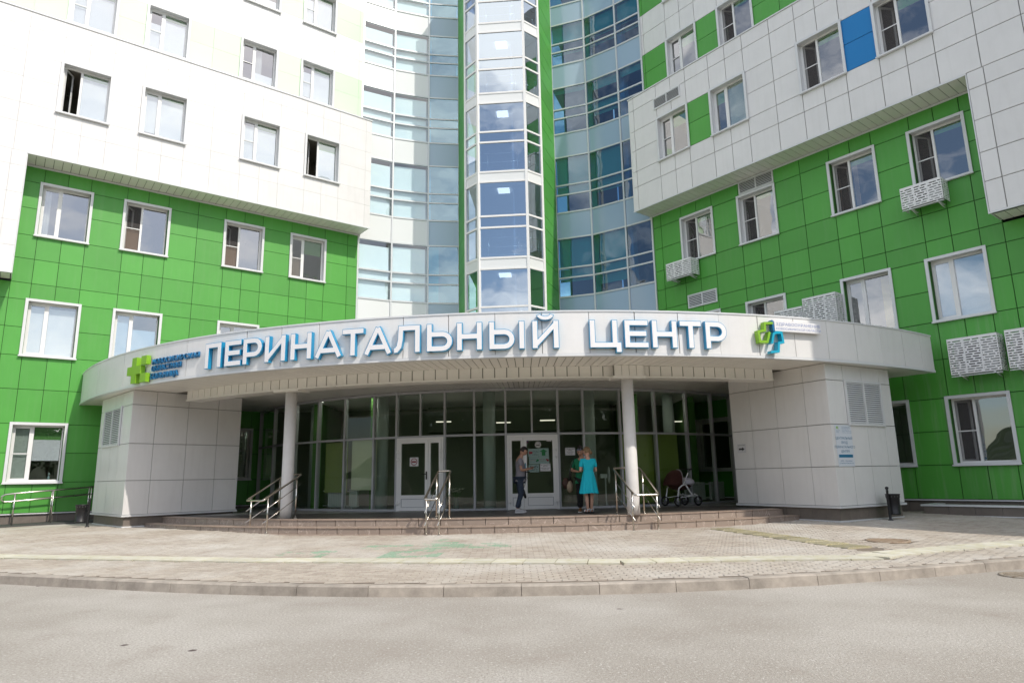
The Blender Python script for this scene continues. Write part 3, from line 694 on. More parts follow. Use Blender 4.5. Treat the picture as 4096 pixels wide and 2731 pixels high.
# ------------------------------------------------------------------ curved curtain walls between the wings and the tower
ZG = [7.2, 8.5, 9.87, 10.81, 11.30, 12.80, 14.12, 15.05, 15.55, 17.05, 18.32, 19.16, 19.66, 20.86, 22.15, 22.89, 23.37, 24.47, 25.6, 26.4, 26.9, 27.9]
SPZ = {0: 1, 1: 1, 5: 1, 9: 1, 13: 1, 17: 1, 21: 1}
GPT = {'R': [(2.30, 31.12), (3.95, 30.53), (5.39, 29.52), (6.42, 28.66)], 'L': [(-7.22, 30.30), (-5.77, 31.08), (-4.08, 31.65), (-2.55, 31.85)]}
def curtain(side):
    P = [sc_((x, y, 0)) for x, y in GPT[side]]
    cw = empty('curtain_wall', Matrix.Translation((P[1].x, P[1].y, 5)), 'shaded blue curtain wall curving between the tower and the right wing' if side == 'R' else 'overexposed white and blue curtain wall curving between the left wing and the tower', 'curtain wall', 'curtain walls beside the tower')
    for k in range(len(P)):
        a = P[k]; nb = P[min(k+1, len(P)-1)]-P[max(k-1, 0)]; F = frame2((a.x, a.y, 0), (a.x+nb.x, a.y+nb.y))
        bx('mullion', cw, F, -.035, .035, -.05, .09, Z(ZG[0]), Z(ZG[-1]), ALU)
    for k in range(len(P)-1):
        a, c = P[k], P[k+1]; w_ = (c-a).length; F = frame2((a.x, a.y, 0), (c.x, c.y))
        for j, z in enumerate(ZG): bx('transom', cw, F, .034, w_-.034, -.03, .08, Z(z)-.035, Z(z)+.035, ALU)
        for j in range(len(ZG)-1):
            z0, z1 = Z(ZG[j])+.03, Z(ZG[j+1])-.03
            if j in SPZ: bx('spandrel_panel', cw, F, .03, w_-.03, .0, .02, z0, z1, SPAN if side == 'R' or k == 2 else SPANW, .004)  # outer left bays whitened in colour to look overexposed
            else:
                bx('pane', cw, F, .03, w_-.03, .0, .012, z0, z1, GLC if side == 'R' else (GLCY if k == 2 else GLCL), .005)
                # blinds and interiors behind the glass
                fl = (j-2)//4; q = (j-2) % 4
                if side == 'R':
                    lit = {(0, 2): (1, 1, 0), (0, 1): (1, 1, 0), (0, 0): (.15, .5, 0), (1, 2): (1, 1, 0), (1, 1): (1, 1, 0), (1, 0): (0, .1, 0), (2, 2): (.2, .4, .3), (2, 1): (0, 1, 0), (2, 0): (0, .2, 0), (3, 2): (1, 1, 1), (3, 1): (0, .15, .1), (3, 0): (.1, .1, .1), (4, 2): (1, 1, 1)}.get((fl, q), (0, .5, 0))[k]
                    if lit: bx('roller_blind', cw, F, .06+(.20 if k == 1 else 0), w_-.06, .14, .15, z1-(z1-z0)*lit, z1, BLINDT)
                elif k < 2:
                    bx('roller_blind', cw, F, .05, w_-.10, .12, .13, z0, z1-(.12 if k else .2)*(1 if q == 2 else 0), BLINDW)
                elif fl == 0: bx('roller_blind', cw, F, .06, .5, .14, .15, z0, z1, BLINDT)
    b = MB()
    for k in range(len(P)-1):
        a, c = P[k], P[k+1]; w_ = (c-a).length; F = frame2((a.x, a.y, 0), (c.x, c.y))
        for j in SPZ: b.box(-.02, w_+.02, .10, 4.0, Z(ZG[j])+.02, Z(ZG[j+1] if j < 21 else 28)-.02, 0, F)
        b.box(-.5, w_+.5, 4.0, 4.1, Z(7), Z(28), 0, F)
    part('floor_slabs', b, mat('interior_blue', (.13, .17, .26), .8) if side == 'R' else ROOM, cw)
    b = MB()
    for k in (1, 2):
        a = P[k]; b.box(-.12, .12, .35, .7, Z(7), Z(28), 0, frame2((a.x, a.y, 0), (P[k+1 if k < 3 else k].x, P[k+1].y)) )
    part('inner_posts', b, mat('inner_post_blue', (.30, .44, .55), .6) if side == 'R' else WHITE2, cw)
curtain('R'); curtain('L')

# ------------------------------------------------------------------ stair tower
TH = R_(4.5); TC = sc_((-.30, 28.35, 0)); TU = Vector((math.cos(TH), -math.sin(TH), 0)); TW = Vector((math.sin(TH), math.cos(TH), 0)); HW, DD = 1.10*K, .66*K
def tpt(u_, w_): p = TC + TU*u_ + TW*w_; return (p.x, p.y, 0)
tower = empty('stair_tower', Matrix.Translation((TC.x, TC.y, 5.0)), 'tall glazed stair tower with white bands and green side fins behind the canopy', 'tower')
ZT = [(6.2, 6.7, 1), (6.7, 8.25, 0), (8.25, 8.78, 0), (8.78, 10.51, 0), (10.51, 11.01, 1), (11.01, 12.43, 0), (12.43, 12.97, 0), (12.97, 14.62, 0), (14.62, 15.1, 1), (15.1, 16.56, 0), (16.56, 17.08, 0), (17.08, 18.54, 0), (18.54, 19.04, 1), (19.04, 20.28, 0), (20.28, 20.82, 0), (20.82, 22.24, 0), (22.24, 22.73, 1), (22.73, 23.9, 0), (23.9, 24.4, 0), (24.4, 25.7, 0), (25.7, 26.2, 1), (26.2, 28, 0)]
C4 = [tpt(-HW-DD, DD), tpt(-HW, 0), tpt(HW, 0), tpt(HW+DD, DD)]
for k in range(4):
    F = frame2(C4[max(k-1, 0)] if k else C4[0], C4[k] if k else C4[1]); a = C4[k]
    F = Matrix.Translation(Vector(a)) @ F.to_3x3().to_4x4(); bx('mullion', tower, F, -.055, .055, -.05, .07, Z(6.2), Z(28), PVC)
for k in range(3):
    a, c = Vector(C4[k]), Vector(C4[k+1]); w_ = (c-a).length; F = frame2(a, c)
    for z0, z1, bnd in ZT:
        bx('transom', tower, F, .05, w_-.05, -.035, .06, Z(z0)-.04, Z(z0)+.04, PVC)
        if bnd: bx('spandrel_panel', tower, F, .05, w_-.05, -.01, .03, Z(z0)+.03, Z(z1)-.03, SPANW)
        else: bx('pane', tower, F, .05, w_-.05, .0, .012, Z(z0)+.03, Z(z1)-.03, GLT, .004)
b = MB(); FT = frame2(tpt(0, 0), tpt(1, 0))
for z0, z1, bnd in ZT:
    if bnd: b.box(-HW-DD+.1, HW+DD-.1, DD, 3.6, Z(z0)+.05, Z(z1)-.05, 0, FT); b.box(-HW+.06, HW-.06, .08, DD+.1, Z(z0)+.05, Z(z1)-.05, 0, FT)
b.box(-HW-DD, HW+DD, 3.6, 3.7, Z(6.2), Z(28), 1, FT); b.box(HW*.35, HW*.42, 1.0, 3.6, Z(6.2), Z(28), 1, FT)
part('landings', b, [mat('landing_plaster', (.60, .62, .66), .7), mat('stair_wall', (.42, .48, .58), .7)], tower)
for z0, z1, bnd in ZT[3:20]:
    if bnd:
        bx('ceiling_lamp', tower, FT, -.28, .22, .75, 1.2, Z(z0)-.02, Z(z0)+.045, LAMP)
        b = MB(); zb = Z(z1)
        for (pa, pb) in (((-HW+.12, .22), (HW-.12, .22)), ((HW-.06, .24), (HW+DD-.14, DD+.16))):
            for h in (.95, .55, .2): b.tube([(pa[0], pa[1], zb+h), (pb[0], pb[1], zb+h)], .018, 6)
            for f in (.15, .85): x = pa[0]+(pb[0]-pa[0])*f; y = pa[1]+(pb[1]-pa[1])*f; b.tube([(x, y, zb-.02), (x, y, zb+.97)], .02, 6)
        part('railing', b, STEEL, tower, FT)
fz = [6.0]
while fz[-1] < 27.5: fz.append(fz[-1] + (.92, .68, .92, .60, .95, .98)[len(fz) % 6])
PR0, PL0 = sc_((*GPT['R'][0], 0)), sc_((*GPT['L'][3], 0))
for A, B in ((C4[3], (PR0.x, PR0.y, 0)), ((PL0.x, PL0.y, 0), C4[0])):
    A, B = Vector(A), Vector(B); w_ = (B-A).length; F = frame2(A, B)
    for z0, z1 in zip(fz, fz[1:]): bx('fin_panel', tower, F, .06, w_-.05, -.02, .02, Z(z0)+.01, Z(z1)-.01, GREEN)
    bx('fin_backing', tower, F, .02, w_-.02, .025, .12, Z(6), Z(28), JOINTG)
    bx('fin_edge', tower, F, w_-.055, w_-.012, -.04, .05, Z(6), Z(28), ALU)

# ------------------------------------------------------------------ entrance canopy
CC = Vector((.553, 33.35)); RF = 18.63; ZS, ZTOP = 4.12, 5.15
can = empty('entrance_canopy', Matrix.Translation((.55, 16.6, ZS)), 'white curved entrance canopy with lettered fascia on two pillars', 'canopy')
fa = [-53.2, -51.2, -48.0, -44.8, -41.5, -38.3, -35.08, -31.85, -28.65, -25.45, -22.25, -19.05, -15.85, -12.6, -9.35, -6.1, -2.85, .4, 3.67, 6.9, 10.05, 13.2, 16.35, 19.5, 22.68, 25.7, 28.74, 31.78, 34.6, 36.7]
for a0, a1 in zip(fa, fa[1:]):
    g = .0004
    part('fascia_panel', sector((0, 0), RF-.03, RF, R_(a0)+g, R_(a1)-g, ZS+.055, ZTOP-.03, 3), WHITE, can, Matrix.Translation((CC.x, CC.y, 0)) @ Matrix.Rotation(random.uniform(-.0004, .0004), 4, 'Z'))
part('fascia_backing', sector(CC, RF-.10, RF-.034, R_(-54.5), R_(36.66), ZS+.03, ZTOP-.06, 70), JOINTW, can)
part('top_flashing', sector(CC, RF-.15, RF+.018, R_(-54.5), R_(36.75), ZTOP-.028, ZTOP+.008, 70), FLASH, can)
part('bottom_flashing', sector(CC, RF-.14, RF+.012, R_(-54.5), R_(36.75), ZS-.012, ZS+.05, 70), FLASH, can)
part('roof_slab', sector(CC, 6.5, RF-.11, R_(-54.5), R_(36.6), ZS+.09, ZTOP-.09, 70), ROOM, can)
e0 = pol(CC, RF-.02, R_(36.72)); Fe = frame2((e0[0], e0[1], 0), pol(CC, RF-3, R_(36.72))); bx('end_panel', can, Fe, 0, 2.6, -.03, .0, ZS, ZTOP, WHITE)
RB0, RB1 = 16.74, 17.16
nb_ = 150; da = R_(91.1)/nb_
t = sector((0, 0), RB1-.02, RF-.13, -da/2+.0005, da/2-.0005, ZS+.002, ZS+.014, 1).mesh('soffit_board', SOFF)
t2 = sector((0, 0), 12.6, RB0+.02, -da/2+.0005, da/2-.0005, ZS+.003, ZS+.014, 1).mesh('soffit_board', SOFF)
for k in range(nb_):
    M = Matrix.Translation((CC.x, CC.y, 0)) @ Matrix.Rotation(R_(-54.4)+da*(k+.5), 4, 'Z'); add('soffit_board', t, can, M)
    if 15 < k < 140: add('soffit_board', t2, can, M)
part('soffit_void', sector(CC, 12.6, RF-.13, R_(-54.5), R_(36.6), ZS+.02, ZS+.06, 70), SOFFD, can)
# ring beam with short cladding strips
BA0, BA1 = R_(-35.8), R_(21.3)
part('beam_core', sector(CC, RB0+.02, RB1-.02, BA0, BA1, 3.87, ZS+.03, 50), SOFFD, can)
part('beam_soffit', sector(CC, RB0-.01, RB1+.03, BA0, BA1, 3.83, 3.868, 50), SOFF, can)
nb2 = 58; db = (BA1-BA0)/nb2; t = sector((0, 0), RB1-.019, RB1, -db/2+.0007, db/2-.0007, 3.871, ZS-.002, 1).mesh('beam_strip', SOFF)
for k in range(nb2): add('beam_strip', t, can, Matrix.Translation((CC.x, CC.y, 0)) @ Matrix.Rotation(BA0+db*(k+.5), 4, 'Z'))
# columns with capital boxes
for (x, y), lb in (((-5.88, 17.73), 'round white column carrying the canopy beside the left steps handrail'), ((2.81, 16.41), 'round white column carrying the canopy between the right handrails')):
    e = empty('round_column', Matrix.Translation((x, y, .57)), lb, 'column', 'round canopy columns')
    b = MB(); b.lathe([(.152, 0), (.150, .3), (.146, 3.26)], 32, (x, y, .57)); part('shaft', b, mat('column_paint', (.70, .68, .66), .6, nscale=5, namt=.08, bump=.2, bscale=60), e)
    ang = math.atan2(x-CC.x, -(y-CC.y)); F = Matrix.Translation((x, y, 0)) @ Matrix.Rotation(ang, 4, 'Z')
    bx('capital', e, F, -.40, .40, -.24, .24, 3.80, 3.86, SOFF); bx('capital_core', e, F, -.36, .36, -.2, .2, 3.86, ZS, SOFFD)
    for k in range(4): bx('capital_strip', e, F, -.37+k*.185+.005, -.37+(k+1)*.185-.005, -.225, -.203, 3.862, ZS-.002, SOFF)

# ------------------------------------------------------------------ pillars
def louvre(name, parent, F, x0, x1, z0, z1, n, m=FLASH):
    cx_, cz_ = (x0+x1)/2, (z0+z1)/2; w_, h_ = x1-x0, z1-z0; M = F @ Matrix.Translation((cx_, -.035, cz_))
    b = MB(); ring(b, w_, h_, .06, -.01, .03); b.box(-.025, .025, -.009, .03, -h_/2+.06, h_/2-.06); b.box(-w_/2+.05, w_/2-.05, .026, .033, -h_/2+.05, h_/2-.05, 1); v = part(name, b, [m, ROOMD], parent, M)
    hh = (h_-.12)/n
    for k in range(n):
        for a, c in ((-w_/2+.061, -.026), (.026, w_/2-.061)):
            add('louvre_slat', ucube(m), v, M @ Matrix.Translation(((a+c)/2, .008, -h_/2+.06+hh*(k+.5))) @ Matrix.Rotation(R_(-35), 4, 'X') @ Matrix.Diagonal((c-a, .006, hh*.86, 1)))
def pillar(A, Bf, Cs, zg, lab, front_cols, side_cols, vent, left):
    """A = front corner; Bf = far end of outward face; Cs = far end of the face towards the entrance"""
    e = empty('entrance_pillar', Matrix.Translation((A.x, A.y, zg)), lab, 'pillar', 'white canopy pillars')
    D = Bf + (Cs-A)
    b = MB(); cen = (A+Bf+Cs+D)/4
    poly = [A, Bf, D, Cs] if not left else [A, Cs, D, Bf]
    def inset(P, k): return [(p.x+(cen.x-p.x)*k/((cen-p).length), p.y+(cen.y-p.y)*k/((cen-p).length)) for p in P]
    b.prism(inset(poly, .06), .62, ZS+.06); part('core', b, JOINTW, e)
    b = MB(); b.prism(inset(poly, .14), zg-.2, .64); part('plinth_core', b, ROOMD, e)
    b = MB(); b.prism(inset(poly, -.045), .622, .672); part('flashing', b, FLASH, e)
    b = MB(); b.prism(inset(poly, .035), zg-.03, zg+.035); part('foot_flashing', b, FLASH, e)
    rows = [.675, 1.60, 2.62, 3.71, ZS-.005]
    faces = [(A, Bf, front_cols, vent), (A, Cs, side_cols, None), (Bf, D, [0, .9, 1.8, 2.7, (D-Bf).length], None), (Cs, D, [0, .9, 1.8, (D-Cs).length], None)]
    for (p0, p1, cols, vn) in faces:
        # orient the frame so that y points into the pillar
        d = (p1-p0).normalized(); nrm = Vector((-d.y, d.x)); flip = nrm.dot(cen-p0) < 0
        Ln = (p1-p0).length
        F = frame2((p0.x, p0.y, 0), p1) if not flip else frame2((p1.x, p1.y, 0), p0)
        cc = [min(c, Ln) for c in cols]; cc[-1] = Ln
        if flip: cc = [Ln-c for c in cc][::-1]
        for i in range(len(cc)-1):
            for j in range(4):
                x0, x1 = cc[i], cc[i+1]
                if vn and j == 2:
                    v0, v1 = (vn[0], vn[1]) if not flip else (Ln-vn[1], Ln-vn[0])
                    if x0 >= v0-.02 and x1 <= v1+.02: continue
                bx('white_panel', e, F, x0+.006, x1-.006, -.0, .035, rows[j]+.008, rows[j+1]-.008, WHITE, .0012)
            # plinth tiles
        n = max(2, int(Ln/.38))
        for k in range(n): bx('plinth_tile', e, F, .06+(Ln-.12)*k/n+.002, .06+(Ln-.12)*(k+1)/n-.002, .055, .075, zg+.035, .622, PLINTH)
        if vn:
            v0, v1 = (vn[0], vn[1]) if not flip else (Ln-vn[1], Ln-vn[0]); louvre('louvre_vent', e, F, v0, v1, rows[2]-.02, rows[3]+.03, 19)
    return e
pilR = pillar(PRA, PRB, PRC, gz(*PRA)-.0, 'shaded white pillar at the right end of the canopy with a blue lettered plaque', [0, .68, 1.45, 2.2, 2.66], [0, .67, 1.56, 2.42, 3.13], (.68, 2.2), False)
pilL = pillar(PLA, PLB, PLC, gz(*PLA)-.0, 'half sunlit white pillar at the left end of the canopy', [0, .9, 1.75, 2.6, 3.1], [0, .65, 1.57, 2.48, 3.2], (.9, 2.6), True)

# ------------------------------------------------------------------ glazed entrance
GC = Vector((0, 31.0)); GR = 11.0; ZPL = .57; ZTR = 2.74
gl_ = empty('entrance_glazing', Matrix.Translation((0, 20, ZPL)), 'curved dark glass entrance front with two white framed doors', 'glazing')
gx = [-9.6, -8.5, -7.36, -6.36, -5.33, -4.31, -3.56, -2.055, -1.165, -.235, 1.32, 2.08, 3.22, 4.38, 5.50, 6.50, 7.34, 8.1]
def gp(x): return (x, GC.y - math.sqrt(GR*GR - x*x), 0)
for x in gx:
    a = math.asin(x/GR); F = Matrix.Translation(gp(x)) @ Matrix.Rotation(a, 4, 'Z'); bx('mullion', gl_, F, -.03, .03, -.05, .08, ZPL, ZS, ALUG)
DOORS = [(6, 'r'), (9, 'l')]
for k in range(len(gx)-1):
    A, B = Vector(gp(gx[k])), Vector(gp(gx[k+1])); w_ = (B-A).length; F = frame2(A, B)
    dk = [d for d in DOORS if d[0] == k]
    bx('transom', gl_, F, .03, w_-.03, -.04, .07, ZTR-.03, ZTR+.03, ALUG); bx('transom', gl_, F, .03, w_-.03, -.04, .07, ZS-.09, ZS-.012, ALUG)
    if dk:
        bx('mullion', gl_, F, w_/2-.025, w_/2+.025, -.045, .07, ZTR+.03, ZS-.09, ALUG)
        for a, c in ((.03, w_/2-.025), (w_/2+.025, w_-.03)): bx('pane', gl_, F, a, c, .0, .012, ZTR+.03, ZS-.09, GLE, .003)
        # door set: frame, wide leaf and narrow leaf
        b = MB(); b.box(.03, .09, -.06, .06, ZPL, ZTR-.03); b.box(w_-.09, w_-.03, -.06, .06, ZPL, ZTR-.03); b.box(.09, w_-.09, -.06, .06, ZTR-.09, ZTR-.03); part('door_frame', b, PVC, gl_, F)
        wide = (.09, .09+(w_-.18)*.70) if dk[0][1] == 'r' else (.09+(w_-.18)*.30, w_-.09)
        nar = (wide[1], w_-.09) if dk[0][1] == 'r' else (.09, wide[0])
        for (x0, x1), isw in ((wide, True), (nar, False)):
            z0, z1 = ZPL+.01, ZTR-.095; pzb = z0+.42; st = .10 if isw else .075
            b = MB(); b.box(x0+.004, x0+st, -.075, -.02, z0, z1); b.box(x1-st, x1-.004, -.075, -.02, z0, z1); b.box(x0+st, x1-st, -.075, -.02, z1-.10, z1); b.box(x0+st, x1-st, -.075, -.02, pzb-.07, pzb+.03); b.box(x0+st, x1-st, -.075, -.02, z0, z0+.09); b.box(x0+st, x1-st, -.06, -.035, z0+.09, pzb-.07)
            dr = part('door', b, PVC, gl_, F)
            bx('pane', dr, F, x0+st, x1-st, -.05, -.042, pzb+.03, z1-.10, GLE)
            b = MB(); ring(b, (x1-x0)-2*st-.02, pzb-.07-z0-.09-.02, .012, -.064, -.06); part('panel_bead', b, mat('bead_grey', (.35, .36, .38), .5), dr, F @ Matrix.Translation(((x0+x1)/2, 0, (z0+.09+pzb-.07)/2)))
            hx = x0+.004 if (isw and dk[0][1] == 'r') or (not isw and dk[0][1] == 'l') else x1-.004
            for zz in (z0+.22, z0+1.72, z0+1.50):
                b = MB(); b.box(hx-.055, hx+.055, -.10, -.074, zz-.03, zz+.03); b.tube([(hx, -.1, zz-.06), (hx, -.1, zz+.06)], .014, 8); part('hinge', b, PVC, dr, F)
            if isw:
                hx = x1-.05 if dk[0][1] == 'r' else x0+.05; sgn = -1 if dk[0][1] == 'r' else 1
                b = MB(); b.box(hx-.02, hx+.02, -.085, -.074, z0+.90, z0+1.13); b.tube([(hx, -.08, z0+1.06), (hx, -.13, z0+1.06), (hx+sgn*.13, -.13, z0+1.06)], .012, 8); part('handle', b, BLACK, dr, F)
    else:
        bx('transom', gl_, F, .03, w_-.03, -.04, .07, ZPL, ZPL+.055, ALUG)
        for z0, z1 in ((ZPL+.055, ZTR-.03), (ZTR+.03, ZS-.09)): bx('pane', gl_, F, .03, w_-.03, .0, .012, z0, z1, GLE, .003)
    globals()['GF%d' % k] = (F, w_)

# lobby behind the glass
lob = add('lobby_shell', None, None, Matrix.Translation((0, 25, .57)), kind='structure', label='dim lobby interior behind the glass')
b = MB()
b.face([(-11, 31.0, .568), (-11, 20, .568), (9.5, 20, .568), (9.5, 31.0, .568)][::-1], 0)
b.face([(-11, 20.2, ZS+.018), (9.5, 20.2, ZS+.018), (9.5, 31, ZS+.018), (-11, 31, ZS+.018)][::-1], 1)
part('floor_and_ceiling', b, [mat('lobby_floor', (.30, .29, .28), .3), mat('lobby_ceiling', (.80, .82, .78), .8)], lob)
LOBW = mat('lobby_wall', (.20, .24, .18), .8); LOBG = mat('lobby_green', (.08, .22, .045), .8); LIME = mat('lime_blind', (.17, .23, .04), .8); CREAM = mat('cream_blind', (.52, .56, .40), .8)
b = MB(); b.box(-11, 9.5, 26.2, 26.3, .57, 4.2, 0); b.box(-11.1, -11, 20, 31, .57, 4.2, 0); b.box(9.5, 9.6, 20, 31, .57, 4.2, 0)
part('back_walls', b, LOBW, lob)
b = MB()
for (x0, x1, y0, y1) in ((-7.0, -6.7, 23.6, 26.2), (-4.6, -4.45, 21.7, 23.4), (3.9, 4.1, 22.2, 26.2), (6.1, 6.3, 23.4, 26.2)): b.box(x0, x1, y0, y1, .57, 4.13)
part('green_partitions', b, LOBG, lob)
b = MB(); b.box(-3.2, 3.6, 25.3, 26.1, 3.2, 4.13); part('bulkhead', b, LOBW, lob)
def glz(k, x0, x1, y, z0, z1, m, name, label, cat, group=None):
    F, w_ = globals()['GF%d' % k]; o = bx(name, None, F, w_*x0, w_*x1, y, y+.012, z0, z1, m); o['label'] = label; o['category'] = cat
    if group: o['group'] = group
glz(3, .16, .98, .16, ZPL+.55, ZTR-.05, LIME, 'lime_roller_blind', 'lime green roller blind pulled down behind the glass above the radiator', 'blind', 'lobby blinds')
glz(4, .14, .99, .16, ZPL+.62, ZTR-.0, CREAM, 'cream_roller_blind', 'pale cream roller blind behind the glass left of the left door', 'blind', 'lobby blinds')
glz(12, .06, .99, .18, ZPL+.1, ZTR-.02, LIME, 'lime_roller_blind', 'lime green roller blind behind the glass beside the right column', 'blind', 'lobby blinds')
glz(13, .04, .80, .2, ZPL+.1, ZTR-.02, LIME, 'lime_roller_blind', 'lime green roller blind behind the parked pram', 'blind', 'lobby blinds')
RAD = mat('radiator_enamel', (.42, .45, .44), .4)
def radiator(k, x0, n, label):
    F, w_ = globals()['GF%d' % k]; e = empty('radiator', F @ Matrix.Translation((x0, .3, ZPL)), label, 'radiator', 'lobby radiators')
    b = MB(); b.box(-.035, .035, -.045, .045, .10, .62); b.box(-.03, .03, -.055, .055, .58, .66); rm = b.mesh('radiator_section', RAD)
    for i in range(n): add('radiator_section', rm, e, F @ Matrix.Translation((x0+i*.08, .3, ZPL)))
    b = MB(); b.tube([(x0-.3, .3, ZPL+.14), (x0+n*.08, .3, ZPL+.14)], .016, 6); b.tube([(x0-.3, .3, ZPL+.60), (x0+n*.08, .3, ZPL+.60)], .016, 6); b.tube([(x0+.05, .3, ZPL), (x0+.05, .3, ZPL+.14)], .014, 6); part('pipes', b, RAD, e, F)
radiator(3, .3, 9, 'white ribbed radiator behind the glass under the lime blind'); radiator(4, .05, 4, 'short white radiator end behind the glass left of the left door')
radiator(14, .1, 11, 'ribbed radiator behind the dark glass right of the pram'); radiator(15, .1, 9, 'ribbed radiator behind the last dark pane by the right pillar')
for i, (x, y, lb) in enumerate(((-7.0, 23.9, 'pale inner column at the far left of the lobby'), (-4.15, 21.35, 'pale inner column behind the pane left of the left door'), (-.75, 20.75, 'pale inner column between the two doors'), (2.35, 21.05, 'pale inner column behind the two women'), (5.2, 22.6, 'pale inner column behind the pram'))):
    b = MB(); b.lathe([(.19, .57), (.19, 4.13)], 24, (x, y, 0)); part('lobby_column', b, mat('lobby_column_paint', (.36, .42, .40), .6), None, label=lb, cat='column', group='lobby columns')
for i, (x, y, lb) in enumerate(((-2.6, 22.6, 'lit strip lamp over the left door'), (-.6, 23.4, 'lit strip lamp between the doors'), (.9, 22.8, 'lit strip lamp over the right door'), (5.7, 24.4, 'lit strip lamp deep in the right of the lobby'))):
    o = bx('strip_lamp', None, Matrix.Identity(4), x, x+.5, y, y+.12, 3.35, 3.38, mat('strip_lamp_glow', (.9, .9, .85), .5, emit=(1, .92, .78), estr=.9), label=lb, cat='lamp', group='lobby strip lamps')

FILLG = mat('fill_lamp_glow', (.9, .9, .88), .5, emit=(1, .95, .86), estr=16)  # unseen fill lamps added behind the top transom to brighten the lobby
for k, lb in ((2, 'added fill lamp over the leftmost lobby column'), (3, 'added fill lamp over the lime blind'), (4, 'added fill lamp over the cream blind'), (6, 'added fill lamp over the left door'), (9, 'added fill lamp over the right door'), (12, 'added fill lamp beside the right column'), (13, 'added fill lamp over the pram')):
    F, w_ = globals()['GF%d' % k]; M = F @ Matrix.Translation((w_/2, .42, 4.112)); e = add('fill_lamp', None, None, M, lb, 'lamp', 'added lobby fill lamps')
    bx('fill_diffuser', e, M, -.13, .13, -.10, .10, 0, .01, FILLG)
    b = MB(); b.box(-.16, .16, -.13, -.101, -.004, .012); b.box(-.16, .16, .101, .13, -.004, .012); b.box(-.16, -.131, -.101, .101, -.004, .012); b.box(.131, .16, -.101, .101, -.004, .012); part('lamp_frame', b, PVC, e, M)

# ------------------------------------------------------------------ fascia lettering
def bbox(me):
    xs = [v.co.x for v in me.vertices]; ys = [v.co.y for v in me.vertices]; return min(xs), max(xs), min(ys), max(ys)
def bend(me, a0, R, zb, sx, sz, x0, y0):
    """text in xy (extrusion in z) wrapped on the fascia cylinder, left edge at angle a0 (degrees)"""
    for v in me.vertices:
        x, y, e = v.co; a = R_(a0) + (x-x0)*sx/R; r = R + e
        v.co = (CC.x + r*math.sin(a), CC.y - r*math.cos(a), zb + (y-y0)*sz)
    me.update(); return me
cap = bbox(tmesh('Н', 1.)); CAPH = cap[3]
WORDS = [('П', -26.04, -24.39), ('Е', -23.97, -22.4), ('Р', -22.18, -20.45), ('И', -20.16, -18.38), ('Н', -17.92, -16.21), ('А', -15.92, -13.81), ('Т', -13.76, -12.16), ('А', -12.1, -10.08), ('Л', -9.9, -8.05), ('Ь', -7.56, -5.78), ('Н', -5.46, -3.74), ('Ы', -3.24, -.85), ('Й', -.3, 1.49),
         ('Ц', 3.62, 5.77), ('Е', 6.04, 7.68), ('Н', 7.98, 9.76), ('Т', 10.0, 11.59), ('Р', 11.91, 13.52)]
ZL, HL = 4.275, .625
sg = empty('channel_letter_sign', Matrix.Translation((*pol(CC, RF+.1, R_(-6)), ZL)), 'large white Cyrillic channel letters with blue sides along the canopy fascia', 'sign')
def strip(b, path, th, d0, d1, ext):
    """stroke of width th along a path in the letter plane, extruded from depth d0 to d1"""
    P = [Vector(p) for p in path]; N = len(P)
    P[0] = P[0] + (P[0]-P[1]).normalized()*ext; P[-1] = P[-1] + (P[-1]-P[-2]).normalized()*ext
    Lp, Rp = [], []
    for i in range(N):
        u0 = (P[i]-P[i-1]).normalized() if i else (P[1]-P[0]).normalized(); u1 = (P[i+1]-P[i]).normalized() if i < N-1 else u0
        n0, n1 = Vector((-u0.y, u0.x)), Vector((-u1.y, u1.x)); mtr = (n0+n1).normalized(); k = th/2/max(.45, mtr.dot(n0)); Lp.append(P[i]+mtr*k); Rp.append(P[i]-mtr*k)
    for i in range(N-1):
        q = [Rp[i], Rp[i+1], Lp[i+1], Lp[i]]
        b.face([(p.x, p.y, d1) for p in q]); b.face([(p.x, p.y, d0) for p in q[::-1]])
        b.face([(Rp[i].x, Rp[i].y, d0), (Rp[i+1].x, Rp[i+1].y, d0), (Rp[i+1].x, Rp[i+1].y, d1), (Rp[i].x, Rp[i].y, d1)]); b.face([(Lp[i+1].x, Lp[i+1].y, d0), (Lp[i].x, Lp[i].y, d0), (Lp[i].x, Lp[i].y, d1), (Lp[i+1].x, Lp[i+1].y, d1)])
    for i, sg_ in ((0, 1), (N-1, -1)):
        q = [(Lp[i].x, Lp[i].y, d0), (Rp[i].x, Rp[i].y, d0), (Rp[i].x, Rp[i].y, d1), (Lp[i].x, Lp[i].y, d1)]; b.face(q if sg_ > 0 else q[::-1])
def bowl(x0, x1, z0, z1):
    r = (z1-z0)/2; c = (z0+z1)/2; rr = min(r, (x1-x0)*.75)
    return [(x0, z1), (x1-rr, z1)] + [(x1-rr+rr*math.sin(t*math.pi/8), c+r*math.cos(t*math.pi/8)) for t in range(1, 8)] + [(x1-rr, z0), (x0, z0)]
